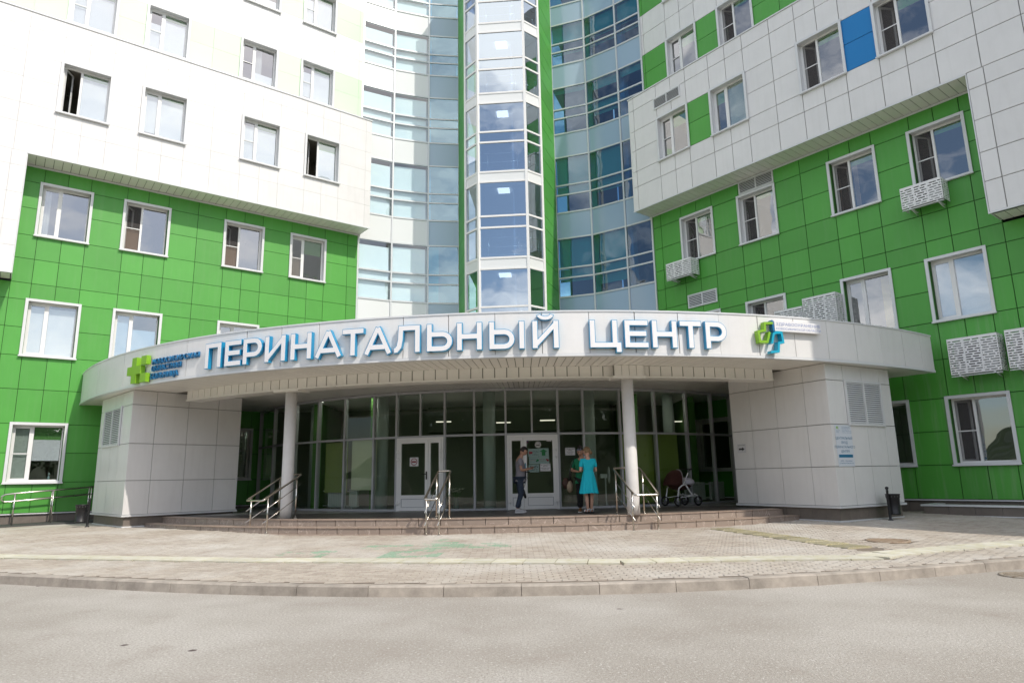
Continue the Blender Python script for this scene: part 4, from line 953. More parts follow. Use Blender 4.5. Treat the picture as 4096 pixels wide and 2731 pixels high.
def glyph(ch, W, H, t):
    h = t/2; l_, r_g, tp, bt = h, W-h, H-h, h
    bar = lambda x: [(x, 0), (x, H)]
    return {'П': [bar(l_), bar(r_g), [(h, tp), (W-h, tp)]], 'Е': [bar(l_), [(h, tp), (W, tp)], [(h, H*.51), (W*.93, H*.51)], [(h, bt), (W, bt)]], 'Р': [bar(l_), bowl(h, W-h, H*.37, tp)],
            'И': [bar(l_), bar(r_g), [(h, t*.55), (W-h, H-t*.55)]], 'Й': [bar(l_), bar(r_g), [(h, t*.55), (W-h, H-t*.55)], [(W*.5+W*.25*math.cos(a), H*1.22+H*.13*math.sin(a)) for a in [math.pi+k*math.pi/8 for k in range(9)]]],
            'Н': [bar(l_), bar(r_g), [(h, H*.5), (W-h, H*.5)]], 'А': [[(h*.9, 0), (W*.5, H-h*.2)], [(W-h*.9, 0), (W*.5, H-h*.2)], [(W*.24, H*.26), (W*.76, H*.26)]], 'Т': [[(W*.5, 0), (W*.5, H)], [(0, tp), (W, tp)]],
            'Л': [bar(r_g), [(W*.27, tp), (W-h, tp)], [(0, h), (W*.10, h*1.1), (W*.20, H*.22), (W*.25, H*.5), (W*.27, H)]], 'Ь': [bar(l_), bowl(h, W-h, bt, H*.62)],
            'Ы': [bar(l_), bowl(h, W*.66-h*.2, bt, H*.62), bar(r_g)], 'Ц': [bar(l_), bar(W*.80), [(h, bt), (W-h, bt), (W-h, -H*.17)]]}[ch]
for ch, a0, a1 in WORDS:
    wd = R_(a1-a0)*(RF+.1); t_ = .118; bb, fb = MB(), MB()
    for i, pth in enumerate(glyph(ch, wd, HL, t_)):
        th = t_*(.72 if ch == 'Й' and i == 3 else .9 if len(pth) == 2 and pth[0][0] != pth[1][0] and pth[0][1] != pth[1][1] else 1)
        strip(bb, pth, th+.016, .012, .118+i*.0007, .008); strip(fb, pth, th-.012, .10, .126+i*.0007, -.006)
    lt = add('letter', bend(bb.mesh('letter', SIGNB), a0, RF, ZL, 1, 1, 0, 0), sg)
    add('letter_face', bend(fb.mesh('letter_face', SIGNW), a0, RF, ZL, 1, 1, 0, 0), lt)
def arc_block(b, a0, a1, z0, z1, d0, d1):
    s_ = sector(CC, RF+d0, RF+d1, R_(a0), R_(a1), z0, z1, 3); i = len(b.v); b.v += s_.v; b.f += [tuple(i+k for k in f) for f in s_.f]; b.m += s_.m; b.sm += s_.sm
lg = empty('hospital_logo_sign', Matrix.Translation((*pol(CC, RF+.1, R_(-33)), 4.17)), 'green cross with three rows of raised blue Cyrillic lettering at the left of the fascia', 'sign')
b = MB(); arc_block(b, -36.5, -34.22, 4.41, 4.64, .03, .15); arc_block(b, -35.72, -34.95, 4.17, 4.41, .03, .15); arc_block(b, -35.72, -34.95, 4.64, 4.875, .03, .15); cr_ = part('green_cross', b, SIGNG, lg)
b = MB(); arc_block(b, -34.22, -33.42, 4.645, 4.88, .03, .152); part('green_square', b, SIGNG, lg); b = MB(); arc_block(b, -34.24, -33.34, 4.165, 4.405, .03, .152); part('green_square', b, SIGNG, lg)
for s_, a0, a1, zb, hh in (('НОВОСИБИРСКАЯ', -33.05, -27.1, 4.615, .145), ('ОБЛАСТНАЯ', -33.1, -29.2, 4.43, .148), ('БОЛЬНИЦА', -33.15, -29.5, 4.222, .15)):
    me = tmesh(s_, 1., .5, 0, 'LEFT', [SIGND]); x0, x1, _, _ = bbox(me)
    for v in me.vertices: v.co.z = .01 + (v.co.z+.5)*.05
    add('lettering', bend(me, a0, RF, zb, R_(a1-a0)*(RF+.15)/(x1-x0), hh/CAPH, x0, 0), lg)
hl = empty('health_logo_sign', Matrix.Translation((*pol(CC, RF+.1, R_(18)), 4.22)), 'green and blue outline cross with white lettered box right on the fascia', 'sign')
def lp(x, y): return 15.92+(x-400)*.00404, 4.938-.00115*(y-365-.067*(x-560))
def ribbon(pts, w_, d0, d1):
    b = MB()
    for p, q in zip(pts, pts[1:]):
        (a0, z0), (a1, z1) = lp(*p), lp(*q); R = RF+d1
        v = Vector((R_(a1-a0)*R, z1-z0)); n = Vector((-v.y, v.x)).normalized()*w_/2; e = v.normalized()*w_*.42
        qs = []
        for (aa, zz), sg_, ee in (((a0, z0), 1, -1), ((a1, z1), 1, 1), ((a1, z1), -1, 1), ((a0, z0), -1, -1)):
            qs.append((R_(aa)+(n.x*sg_+e.x*ee)/R, zz+n.y*sg_+e.y*ee))
        fr = [(*pol(CC, RF+d1, a), z) for a, z in qs]; bk_ = [(*pol(CC, RF+d0, a), z) for a, z in qs]
        b.face(fr); b.face(bk_[::-1])
        for k in range(4): b.face([fr[k], bk_[k], bk_[(k+1) % 4], fr[(k+1) % 4]])
        d1 += .0008
    return b
part('green_outline', ribbon([(725, 385), (575, 385), (565, 535), (430, 555), (445, 765), (590, 775), (620, 690), (650, 590)], .055, .03, .16), SIGNG, hl)
part('blue_outline', ribbon([(738, 335), (752, 540)], .04, .03, .15), SIGND, hl)
part('blue_outline', ribbon([(690, 790), (740, 610), (790, 585), (905, 590), (925, 790), (830, 800), (805, 975), (660, 985)], .055, .03, .162), SIGNC, hl)
b = MB(); arc_block(b, 17.5, 21.7, 4.75, 4.992, .03, .13); bxs = part('sign_box', b, SIGNW, hl)
INKL = mat('pale_blue_ink', (.34, .40, .62), .6)
for s_, a0, a1, zb, hh in (('ЗДРАВООХРАНЕНИЕ', 17.62, 21.62, 4.885, .07), ('НОВОСИБИРСКОЙ ОБЛАСТИ', 17.62, 21.62, 4.785, .05)):
    me = tmesh(s_, 1., 0, 0, 'LEFT', [INKL]); x0, x1, _, _ = bbox(me)
    for v in me.vertices: v.co.z = .134
    add('lettering', bend(me, a0, RF, zb, R_(a1-a0)*(RF+.13)/(x1-x0), hh/CAPH, x0, 0), bxs)

# ------------------------------------------------------------------ flat signs
def flat(s_, size, mats, off=0., align='CENTER', space=1.):
    me = tmesh(s_, size, 0, off, align, mats, space)
    for v in me.vertices: v.co = (v.co.x, 0, v.co.y)
    me.update(); return me
def sheet(name, F, x, z, w_, h_, y, m, label, cat, group=None, lines=(), extra=None):
    M = F @ Matrix.Translation((x, y, z)); b = MB(); b.box(-w_/2, w_/2, -.0015, .0015, -h_/2, h_/2); o = part(name, b, m, None, M, label=label, cat=cat, group=group)
    for (tx, dx, dz, sz, im) in lines: add('printed_text', flat(tx, sz, [im], 0), o, M @ Matrix.Translation((dx, -.003, dz)))
    if extra: extra(o, M)
    return o
FPR = frame2((PRA.x, PRA.y, 0), PRB)
def plq(o, M):
    bx('blue_bar', o, M, -.27, .27, -.006, -.002, -.285, -.215, INKB)
    b = MB(); u_ = .022
    for (i, k) in ((0, 1), (1, 0), (1, 1), (1, 2), (2, 1), (3, 2), (3, 0)): b.box(-.27+i*u_, -.27+i*u_+u_, -.005, -.002, .40+k*u_, .40+k*u_+u_)
    part('green_cross', b, SIGNG, o, M)
    for k, tx in enumerate(('ГОСУДАРСТВЕННОЕ БЮДЖЕТНОЕ', 'УЧРЕЖДЕНИЕ ЗДРАВООХРАНЕНИЯ', 'НОВОСИБИРСКОЙ ОБЛАСТИ', '«ГОСУДАРСТВЕННАЯ НОВОСИБИРСКАЯ', 'ОБЛАСТНАЯ КЛИНИЧЕСКАЯ БОЛЬНИЦА»')):
        add('printed_text', flat(tx, .019, [INKB], 0, 'LEFT'), o, M @ Matrix.Translation((-.06, -.003, .45-k*.035)))
    for k, tx in enumerate(('НОВОСИБИРСКАЯ', 'ОБЛАСТНАЯ', 'БОЛЬНИЦА')): add('printed_text', flat(tx, .018, [INKB], 0, 'LEFT'), o, M @ Matrix.Translation((-.28, -.003, .36-k*.025)))
sheet('wall_plaque', FPR, .43, 2.10, .64, 1.0, -.012, mat('plaque_white', (.70, .74, .80), .4), 'white plaque with blue Cyrillic lines on the front of the right pillar', 'plaque', None,
      [('ЦЕНТРАЛЬНЫЙ', 0, .15, .085, INKB), ('ВХОД', 0, .045, .085, INKB), ('ПЕРИНАТАЛЬНОГО', 0, -.06, .082, INKB), ('ЦЕНТРА', 0, -.165, .085, INKB), ('630007, г. Новосибирск', 0, -.38, .042, INKB), ('ул. Немировича-Данченко, д.130', 0, -.435, .036, INKB)], plq)
FPS = frame2((PRC.x, PRC.y, 0), PRA)
def arrow(col, w_, h_, ang=0, dx=0, dz=0):
    def f(o, M):
        b = MB(); pts = [(-w_/2, -h_*.22), (w_*.12, -h_*.22), (w_*.12, -h_/2), (w_/2, 0), (w_*.12, h_/2), (w_*.12, h_*.22), (-w_/2, h_*.22)]
        c, s_ = math.cos(ang), math.sin(ang); b.face([(dx+x*c-z*s_, -.003, dz+x*s_+z*c) for x, z in pts]); part('printed_arrow', b, col, o, M)
    return f
sheet('paper_notice', FPS, .30, 2.16, .30, .24, -.008, PAPER, 'small white paper with a dark right arrow on the inner face of the right pillar', 'notice', 'paper notices', [('ВЫДАЧА ВЕЩЕЙ', 0, .075, .03, INK)], arrow(mat('ink_grey', (.06, .06, .06), .8), .2, .11, 0, 0, -.02))
FD2, wD2 = GF9
def d2(px_, py_): return (px_-330)/581, ZPL+(1350-py_)/581
PGN = mat('paper_green', (.28, .40, .37), .8); INKR = mat('ink_red', (.30, .04, .05), .8); INKG = mat('ink_green', (.03, .20, .07), .8)
yy = -.058
def dsheet(name, x0, x1, y0, y1, m, label, lines=(), extra=None):
    (xa, za), (xb, zb) = d2(x0, y1), d2(x1, y0); sheet(name, FD2, (xa+xb)/2, (za+zb)/2, xb-xa, zb-za, yy, m, label, 'notice', 'paper notices', lines, extra)
dsheet('paper_notice', 706, 879, 342, 478, PGN, 'pale green sheet with a red left arrow on the right door', [('вход для\nпосетителей', .06, .04, .03, INK), ('выдача\nдокументов', .06, -.04, .03, INK)], arrow(INKR, .11, .14, math.pi, -.08, 0))
dsheet('paper_notice', 881, 1056, 336, 474, PGN, 'pale green sheet with a green up arrow on the right door', [('справочная', 0, -.01, .03, INK)], arrow(INKG, .19, .24, math.pi/2, 0, 0))
dsheet('paper_notice', 718, 888, 481, 600, PGN, 'pale sheet with a green curved mark low on the right door', [('приёмный покой', -.03, .04, .028, INK), ('роддом №1', -.03, -.0, .028, INKR), ('женская консультация', -.02, -.045, .022, INK)], arrow(INKG, .09, .10, .6, .10, 0))
dsheet('paper_notice', 890, 1060, 477, 596, PGN, 'pale sheet with a red curved mark low on the right door', [('выдача выписок', -.03, .02, .028, INKR), ('КАБ. № 17', -.03, -.03, .034, INKR)], arrow(INKR, .09, .10, -.6, .10, 0))
dsheet('paper_notice', 708, 886, 611, 736, PGN, 'pale green sheet with two large dark words on the right door', [('Вход в', 0, .02, .075, INK), ('ЗАГС', 0, -.07, .085, INK)])
dsheet('paper_notice', 905, 1081, 595, 722, PAPER, 'white timetable sheet lowest at the right of the right door', [('График работы', 0, .065, .042, INK), ('ЗАГСа:', 0, .025, .04, INK), ('понедельник, пятница', 0, -.025, .026, INK), ('с 9-00 до 18-00', 0, -.065, .028, INK)])
dsheet('visiting_card', 1026, 1107, 181, 222, PAPER, 'small white card in the upper right corner of the right door', [('РЫБА МЯСО', 0, .004, .022, INK), ('доставка', 0, -.024, .018, INKR)])
def disc(name, px_, py_, r, m, label, extra=None):
    x, z = d2(px_, py_); M = FD2 @ Matrix.Translation((x, yy, z)); b = MB(); b.lathe([(r, -.0015), (r, .0015)], 28); o = part(name, b, m, None, M @ Matrix.Rotation(R_(90), 4, 'X'), label=label, cat='sticker', group='round door stickers')
    if extra: extra(o, M)
def nosmk(o, M):
    b = MB(); b.box(-.055, .05, -.004, -.002, -.025, -.005); part('printed_cigarette', b, INK, o, M); b = MB(); b.tube([(.045, -.003, .0), (.03, -.003, .03), (.05, -.003, .05), (.02, -.003, .07), (-.02, -.003, .06)], .004, 5); part('printed_smoke', b, INK, o, M)
disc('smoking_sticker', 877, 275, .093, mat('sticker_cream', (.52, .50, .48), .6), 'cream round sticker with a cigarette drawing on the right door', nosmk)
def band(o, M): bx('printed_band', o, M, -.045, .045, -.004, -.002, -.035, -.015, INKR); bx('printed_band', o, M, -.05, .05, -.004, -.002, -.01, .012, mat('ink_navy', (.02, .03, .12), .7))
disc('emblem_sticker', 683, 220, .06, mat('sticker_navy', (.10, .11, .16), .6), 'small dark round sticker in the upper left corner of the right door glass', band)
F10, w10 = GF10
sheet('paper_notice', F10, .34, ZPL+1.64, .30, .22, -.006, PAPER, 'white sheet with dark lines behind the dark haired woman', 'notice', 'paper notices', [('Справочная', 0, .065, .05, INK), ('ОПЦ', 0, .018, .05, INK), ('График работы', 0, -.02, .028, INK), ('с 8-00 до 20-00', 0, -.05, .026, INK), ('без выходных', 0, -.08, .022, INK)])
F6, w6 = GF6
def noent(o, M):
    b = MB(); b.lathe([(.105, 0), (.105, .001)], 28); part('printed_ring', b, INKR, o, M @ Matrix.Translation((0, -.002, 0)) @ Matrix.Rotation(R_(90), 4, 'X'))
    b = MB(); b.lathe([(.085, 0), (.085, .001)], 28); part('printed_disc', b, PAPER, o, M @ Matrix.Translation((0, -.0035, 0)) @ Matrix.Rotation(R_(90), 4, 'X')); bx('printed_bar', o, M, -.07, .07, -.0075, -.0055, -.022, .022, INKR)
sheet('stop_notice', F6, .60, 2.0, .28, .26, -.058, PAPER, 'white square notice with a red ring and bar on the left door', 'notice', 'paper notices', [], noent)

# ------------------------------------------------------------------ handrails
def rounded(pts, r=.09, n=4):
    out_ = []; pts = [Vector(p) for p in pts]; N = len(pts)
    for i in range(N):
        p = pts[i]; a = (pts[i-1]-p); c = (pts[(i+1) % N]-p); ra = min(r, a.length*.45, c.length*.45); pa, pc = p+a.normalized()*ra, p+c.normalized()*ra
        for k in range(n+1): t = k/n; out_.append(pa*(1-t)**2 + p*2*t*(1-t) + pc*t*t)
    return out_
def stair_rail(f1, f2, r1, r2, label):
    f1, f2, r1, r2 = [Vector(p) for p in (f1, f2, r1, r2)]; zf, zr = gz(f1.x, f1.y)-.01, .57
    e = empty('stair_handrail', Matrix.Translation(((f1.x+f2.x)/2, (f1.y+f2.y)/2, zf)), label, 'handrail', 'steel handrails on the entrance steps')
    d = ((r1+r2)/2-(f1+f2)/2); d3 = Vector((d.x, d.y, 0)).normalized(); ext = .16
    def P(p, z, e_=0): return Vector((p.x, p.y, z)) + d3*e_
    sl_ = (.48)/d.length
    F1, F2, Q1, Q2 = P(f1, 1.13-sl_*ext, -ext), P(f2, 1.13-sl_*ext, -ext), P(r1, 1.58+sl_*ext, ext), P(r2, 1.58+sl_*ext, ext)
    b = MB(); b.tube(rounded([F1, Q1, Q2, F2], .07), .024, 10, closed=True); part('handrail_loop', b, STEEL, e)
    for p, z0, z1 in ((f1, zf, 1.12), (f2, zf, 1.12), (r1, zr, 1.57), (r2, zr, 1.57)):
        b = MB(); b.tube([(p.x, p.y, z0), (p.x, p.y, z1)], .021, 10); b.lathe([(.045, 0), (.045, .012), (.024, .016)], 12, (p.x, p.y, z0)); part('post', b, STEEL, e)
    for a, c in ((f1, r1), (f2, r2)):
        for h in (.30, .58):
            zz = zf+h; b = MB(); b.tube([P(a, zz-sl_*.14, -.14), P(c, zz+.48+sl_*.14, .14)], .010, 6); part('mid_bar', b, STEEL, e)
stair_rail((-6.59, 17.22), (-5.99, 16.72), (-6.15, 17.98), (-5.6, 17.62), 'steel handrail loop on the steps at the left column')
stair_rail((-1.99, 15.50), (-1.70, 15.47), (-1.86, 16.35), (-1.55, 16.30), 'narrow steel handrail loop at the middle of the steps')
stair_rail((2.67, 15.72), (3.26, 15.86), (2.45, 16.62), (3.12, 16.74), 'steel handrail loop on the steps at the right column')
# ramp at the left wing with its two bar rail
ramp = empty('access_ramp', FL @ Matrix.Translation((-10.3, -.9, .3)), 'low ramp with steel two bar railing along the left wing', 'ramp')
b = MB(); b.v = [(-12.6, -1.25, .30), (-8.4, -1.25, .30), (-8.4, .0, .30), (-12.6, .0, .30), (-12.6, -1.25, .335), (-8.4, -1.25, .43), (-8.4, .0, .43), (-12.6, .0, .335)]
b.f = [(0, 3, 2, 1), (4, 5, 6, 7), (0, 1, 5, 4), (1, 2, 6, 5), (2, 3, 7, 6), (3, 0, 4, 7)]; b.m = [0]*6; b.sm = [False]*6; part('ramp_slab', b, mat('ramp_tile', (.06, .06, .06), .6), ramp, FL)
for yo in (-.9, -.22):
    for t_ in (11.21, 10.25, 9.25):
        zt = 1.30+(11.21-t_)*.076; b = MB(); b.tube([(-t_, yo, .33), (-t_, yo, zt)], .021, 8); part('post', b, STEEL, ramp, FL)
    za, zb_ = 1.29-.34*.076, 1.29+2.3*.076
    b = MB(); b.tube([(-8.9, yo, zb_), (-11.2, yo, za+.03), (-11.45, yo, za), (-11.53, yo, za-.05), (-11.53, yo, za-.16), (-11.45, yo, za-.215), (-11.2, yo, za-.20), (-8.9, yo, zb_-.22)], .024, 8); part('rail', b, STEEL, ramp, FL)
# low light well kerb at the right wing
lw = empty('light_well_kerb', FR @ Matrix.Translation((11, -.5, .3)), 'low tiled kerb with white metal coping along the foot of the right wing', 'kerb')
b = MB(); b.box(9.45, 15, -.96, -.80, .25, .53); b.box(9.45, 9.6, -.80, -.02, .25, .53); part('kerb_core', b, ROOMD, lw, FR)
for k in range(8): bx('plinth_tile', lw, FR, 9.46+k*.6+.003, 9.46+(k+1)*.6-.003, -.985, -.962, .30, .525, PLINTH)
b = MB(); b.box(9.4, 15, -1.02, -.74, .53, .575); b.box(9.4, 9.66, -.74, -.03, .53, .575); b.box(9.42, 15, -1.0, -.9, .285, .31); part('coping', b, FLASH, lw, FR)

# ------------------------------------------------------------------ litter bins
def bin_(x, y, dx, dy, label):
    z = gz(x, y)-.01; e = empty('litter_bin', Matrix.Translation((x, y, z)), label, 'litter bin', 'black litter bins on posts')
    b = MB(); b.lathe([(.07, 0), (.06, .02), (.034, .04), (.030, .06), (.028, .70), (.034, .71), (.02, .73), (.036, .755), (.042, .775), (.034, .80), (.01, .812)], 16, (x, y, z)); part('post', b, BLACK, e)
    cx_, cy_ = x+dx*.20, y+dy*.20
    b = MB(); b.lathe([(.135, .14), (.142, .15), (.142, .17), (.132, .18), (.145, .53), (.155, .54), (.155, .60), (.165, .61), (.165, .63), (.15, .63), (.145, .56), (.13, .2), (.02, .19)], 24, (cx_, cy_, z)); part('bucket', b, BLACK, e)
    b = MB(); b.box(min(x, cx_)-.01, max(x, cx_)+.01, min(y, cy_)-.01, max(y, cy_)+.01, z+.44, z+.47) if abs(dy) < .2 else b.tube([(x, y, z+.45), (cx_, cy_, z+.45)], .015, 6); part('hook', b, BLACK, e)
    b = MB()
    for k in range(14):
        a = 2*math.pi*k/14; b.box(-.008, .008, -.003, .003, -.012, .012, 0, Matrix.Translation((cx_+.157*math.cos(a), cy_+.157*math.sin(a), z+.57)) @ Matrix.Rotation(a+math.pi/2, 4, 'Z'))
    part('rivet_band', b, mat('worn_grey', (.12, .12, .12), .5), e)
bin_(-12.05, 19.5, -1, .0, 'dark litter bin hung left of its post beside the left pillar')
bin_(9.10, 16.85, .87, .5, 'black litter bin hung right of its post before the right pillar')

# ------------------------------------------------------------------ people
def skin_mesh(joints, bones, root, lvl=2):
    """joints: name -> (xyz, radius or (rx, ry)); returns a mesh grown with the skin modifier"""
    names = list(joints); me = bpy.data.meshes.new('s'); me.from_pydata([joints[k][0] for k in names], [(names.index(a), names.index(c)) for a, c in bones], [])
    o = bpy.data.objects.new('s', me); o.modifiers.new('k', 'SKIN'); sv = me.skin_vertices[0].data
    for i, k in enumerate(names):
        r = joints[k][1]; sv[i].radius = (r, r) if not isinstance(r, tuple) else r; sv[i].use_root = (k == root)
    m = o.modifiers.new('b', 'SUBSURF'); m.levels = lvl; m.render_levels = lvl
    out_ = evalmesh(o)
    for p in out_.polygons: p.use_smooth = True
    return out_
def setmat(me, m): me.materials.clear(); me.materials.append(m); return me
def ell(c, r, n=20, mm=12, f=None):
    """ellipsoid-like blob; f(x,y,z unit) -> scale"""
    b = MB(); rings = []
    for i in range(mm+1):
        th = math.pi*i/mm; row_ = []
        for j in range(n):
            ph = 2*math.pi*j/n; u_ = (math.sin(th)*math.cos(ph), math.sin(th)*math.sin(ph), math.cos(th)); k = f(*u_) if f else 1
            row_.append(len(b.v)); b.v.append((c[0]+r[0]*u_[0]*k, c[1]+r[1]*u_[1]*k, c[2]+r[2]*u_[2]*k))
        rings.append(row_)
    for a, c2 in zip(rings, rings[1:]):
        for j in range(n): b.f.append((a[j], c2[j], c2[(j+1) % n], a[(j+1) % n])); b.m.append(0); b.sm.append(True)
    return b
def head(c, pitch, yaw, s=1.):
    """head blob facing +y with nose, jaw, brow, ears; returns mesh"""
    def f(x, y, z):
        k = 1.
        if y > 0:
            k *= 1 + .16*math.exp(-((x/.16)**2 + ((z+.12)/.20)**2))*(y > .5)      # nose
            k *= 1 - .06*math.exp(-(((abs(x)-.34)/.14)**2 + ((z-.06)/.12)**2))     # eye sockets
            k *= 1 + .03*math.exp(-((x/.25)**2 + ((z+.48)/.10)**2))                # lips
        if z < -.2: k *= 1 - .12*abs(x)                                            # jaw taper
        k *= 1 + .13*math.exp(-(((abs(x)-.97)/.12)**2 + ((y+.08)/.16)**2 + ((z+.05)/.2)**2))  # ears
        return k
    b = ell((0, 0, 0), (.076*s, .098*s, .118*s), 28, 20, f); me = b.mesh('head', [])
    me.transform(Matrix.Translation(c) @ Matrix.Rotation(yaw, 4, 'Z') @ Matrix.Rotation(-pitch, 4, 'X')); return me
def hand(w_, d, nrm, side):
    """palm and five fingers from wrist w_ along d; nrm = palm facing direction"""
    d = Vector(d).normalized(); nrm = Vector(nrm); nrm = (nrm - d*nrm.dot(d)).normalized(); sd = d.cross(nrm)*side; w_ = Vector(w_); ms = []
    J = {'a': (tuple(w_-d*.02), (.024, .02)), 'b': (tuple(w_+d*.04), (.034, .016)), 'c': (tuple(w_+d*.085), (.036, .014))}; ms.append(skin_mesh(J, [('a', 'b'), ('b', 'c')], 'a', 1))
    for k, ln in enumerate((.066, .076, .07, .055)):
        o = w_+d*.075+sd*(.027-.018*k); J = {'a': (tuple(o), .0095), 'b': (tuple(o+d*ln*.5+nrm*.010), .0088), 'c': (tuple(o+d*ln*.75+nrm*.035), .008), 'd': (tuple(o+d*ln*.7+nrm*.055), .0068)}
        ms.append(skin_mesh(J, [('a', 'b'), ('b', 'c'), ('c', 'd')], 'a', 1))
    o = w_+d*.02+sd*.028; J = {'a': (tuple(o), .012), 'b': (tuple(o+d*.03+sd*.022+nrm*.012), .0105), 'c': (tuple(o+d*.06+sd*.022+nrm*.032), .008)}; ms.append(skin_mesh(J, [('a', 'b'), ('b', 'c')], 'a', 1))
    return ms
SKIN = mat('skin', (.42, .235, .16), .5, nscale=14, namt=.1); SKIN2 = mat('skin_pale', (.50, .30, .22), .5)
HAIRD = mat('dark_hair', (.014, .010, .008), .45, bump=.6, bscale=400); HAIRB = mat('blonde_hair', (.20, .125, .06), .45, bump=.6, bscale=300)
def person(M, label, J, bones, headc, hp, hy, hands, skin, hs=1.):
    e = add('person', None, None, M, label, 'person', 'people at the entrance doors')
    J = {k: ((v[0], tuple(q*.78 for q in v[1]) if isinstance(v[1], tuple) else v[1]*(.8 if k[:2] in ('hi', 'mt') else .9 if k[:2] == 'sh' else 1))) for k, v in J.items()}
    ms = [skin_mesh(J, bones, 'pelvis')] + [head(headc, hp, hy, hs)] + [h for a in hands for h in hand(*a)]
    setmat(ms[0], skin); o = add('body', setmat(join([(m, Matrix.Identity(4)) for m in ms]), skin), e, M)
    for p in o.data.polygons: p.use_smooth = True
    HM = M @ Matrix.Translation(headc) @ Matrix.Rotation(hy, 4, 'Z') @ Matrix.Rotation(-hp, 4, 'X')
    for sx in (-1, 1): b = ell((sx*.030*hs, .086*hs, .010*hs), (.012, .007, .006), 8, 6); part('eye', b, mat('eye_dark', (.03, .025, .02), .2), e, HM)
    b = ell((0, .094*hs, -.058*hs), (.022, .006, .006), 8, 6); part('mouth', b, mat('lips', (.30, .10, .08), .5), e, HM)
    b = ell((0, .088*hs, .034*hs), (.05, .010, .005), 10, 6); part('eyebrows', b, HAIRD, e, HM)
    return e, HM
def hair(e, HM, m, s, f, dz=.012, dy=-.012): part('hair', ell((0, dy, dz), (.084*s, .104*s, .122*s), 28, 18, f), m, e, HM)
def shoe(e, M, x, y, rot, m, ms, L_=.27, sole=.02):
    F = M @ Matrix.Translation((x, y, 0)) @ Matrix.Rotation(rot, 4, 'Z')
    b = MB(); rings = []
    prof = [(-.07, .034, .085), (-.05, .040, .10), (0, .042, .10), (.06, .044, .075), (.12, .046, .06), (.165, .042, .048), (.19, .026, .035)]
    for yy_, hw_, hh_ in prof:
        r_ = []
        for k in range(10):
            a = math.pi*k/9; r_.append(len(b.v)); b.v.append((hw_*math.cos(a), yy_, sole+hh_*math.sin(a)**.7))
        rings.append(r_)
    for a, c in zip(rings, rings[1:]):
        for k in range(9): b.f.append((a[k], a[k+1], c[k+1], c[k])); b.m.append(0); b.sm.append(True)
    b.f.append(tuple(rings[0])); b.m.append(0); b.sm.append(False); b.f.append(tuple(reversed(rings[-1]))); b.m.append(0); b.sm.append(False)
    o = part('shoe', b, m, e, F)
    b = MB(); b.prism([(-.045, -.075), (.045, -.075), (.05, .1), (.045, .17), (.02, .205), (-.02, .205), (-.045, .17), (-.05, .1)], 0, sole+.004); part('sole', b, ms, o, F)
def leg(J, B, sx, hip, knee, ankle, th=.078, kn=.055, an=.036):
    n = 'l' if sx < 0 else 'r'; J['hip'+n] = (hip, th); J['mt'+n] = (tuple((Vector(hip)*.5+Vector(knee)*.5)), th*.88); J['knee'+n] = (knee, kn); J['calf'+n] = (tuple(Vector(knee)*.62+Vector(ankle)*.38+Vector((0, -.012, 0))), kn*.98); J['ank'+n] = (ankle, an)
    B += [('pelvis', 'hip'+n), ('hip'+n, 'mt'+n), ('mt'+n, 'knee'+n), ('knee'+n, 'calf'+n), ('calf'+n, 'ank'+n)]
def arm(J, B, sx, sh, el, wr, r0=.047, r1=.038, r2=.024):
    n = 'l' if sx < 0 else 'r'; J['sh'+n] = (sh, r0); J['el'+n] = (el, r1); J['fa'+n] = (tuple(Vector(el)*.65+Vector(wr)*.35), r1*.98); J['wr'+n] = (wr, r2)
    B += [('chest', 'sh'+n), ('sh'+n, 'el'+n), ('el'+n, 'fa'+n), ('fa'+n, 'wr'+n)]
def grow(J, keys, add_): return {k: (J[k][0], tuple(q+add_ for q in J[k][1]) if isinstance(J[k][1], tuple) else J[k][1]+add_) for k in keys}
def sub(B, keys): return [(a, c) for a, c in B if a in keys and c in keys]

# man with phone, facing right
MM = Matrix.Translation((.13, 18.35, .57)) @ Matrix.Rotation(R_(-82), 4, 'Z')
J = {'pelvis': ((0, 0, .93), (.15, .115)), 'spine': ((0, .03, 1.12), (.155, .125)), 'chest': ((0, .0, 1.32), (.165, .115)), 'neck': ((0, .045, 1.45), .062), 'skull': ((0, .10, 1.55), .055)}
B = [('pelvis', 'spine'), ('spine', 'chest'), ('chest', 'neck'), ('neck', 'skull')]
leg(J, B, -1, (-.09, 0, .86), (-.10, .04, .48), (-.11, -.03, .10), .09); leg(J, B, 1, (.09, 0, .86), (.10, .03, .48), (.12, -.10, .10), .09)
arm(J, B, -1, (-.19, .0, 1.38), (-.23, .02, 1.10), (-.10, .25, 1.15)); arm(J, B, 1, (.19, .0, 1.38), (.23, .02, 1.10), (.11, .27, 1.13))
e, HM = person(MM, 'man in grey T-shirt and blue jeans looking down at a phone', J, B, (0, .135, 1.605), R_(28), 0, [((-.10, .25, 1.15), (.25, 1, .05), (.7, 0, .7), 1), ((.11, .27, 1.13), (-.45, 1, .08), (-.5, 0, .9), -1)], SKIN)
TS = mat('grey_tshirt', (.21, .20, .225), .9, bump=.3, bscale=300); JE = mat('blue_jeans', (.030, .045, .075), .9, nscale=8, namt=.35, bump=.3, bscale=500)
k1 = ['pelvis', 'spine', 'chest', 'shl', 'shr']; Jt = grow(J, k1, .02); Jt['pelvis'] = ((0, .015, .955), (.165, .135)); Jt['spine'] = ((0, .04, 1.12), (.172, .15)); Bt = sub(B, k1); Jt['hem'] = ((0, .01, .83), (.168, .14)); Bt.append(('hem', 'pelvis'))
for n_, sx in (('l', -1), ('r', 1)): p = Vector(J['sh'+n_][0])*.35+Vector(J['el'+n_][0])*.65; Jt['sl'+n_] = (tuple(p), .062); Bt.append(('sh'+n_, 'sl'+n_))
add('t_shirt', setmat(skin_mesh(Jt, Bt, 'pelvis'), TS), e, MM)
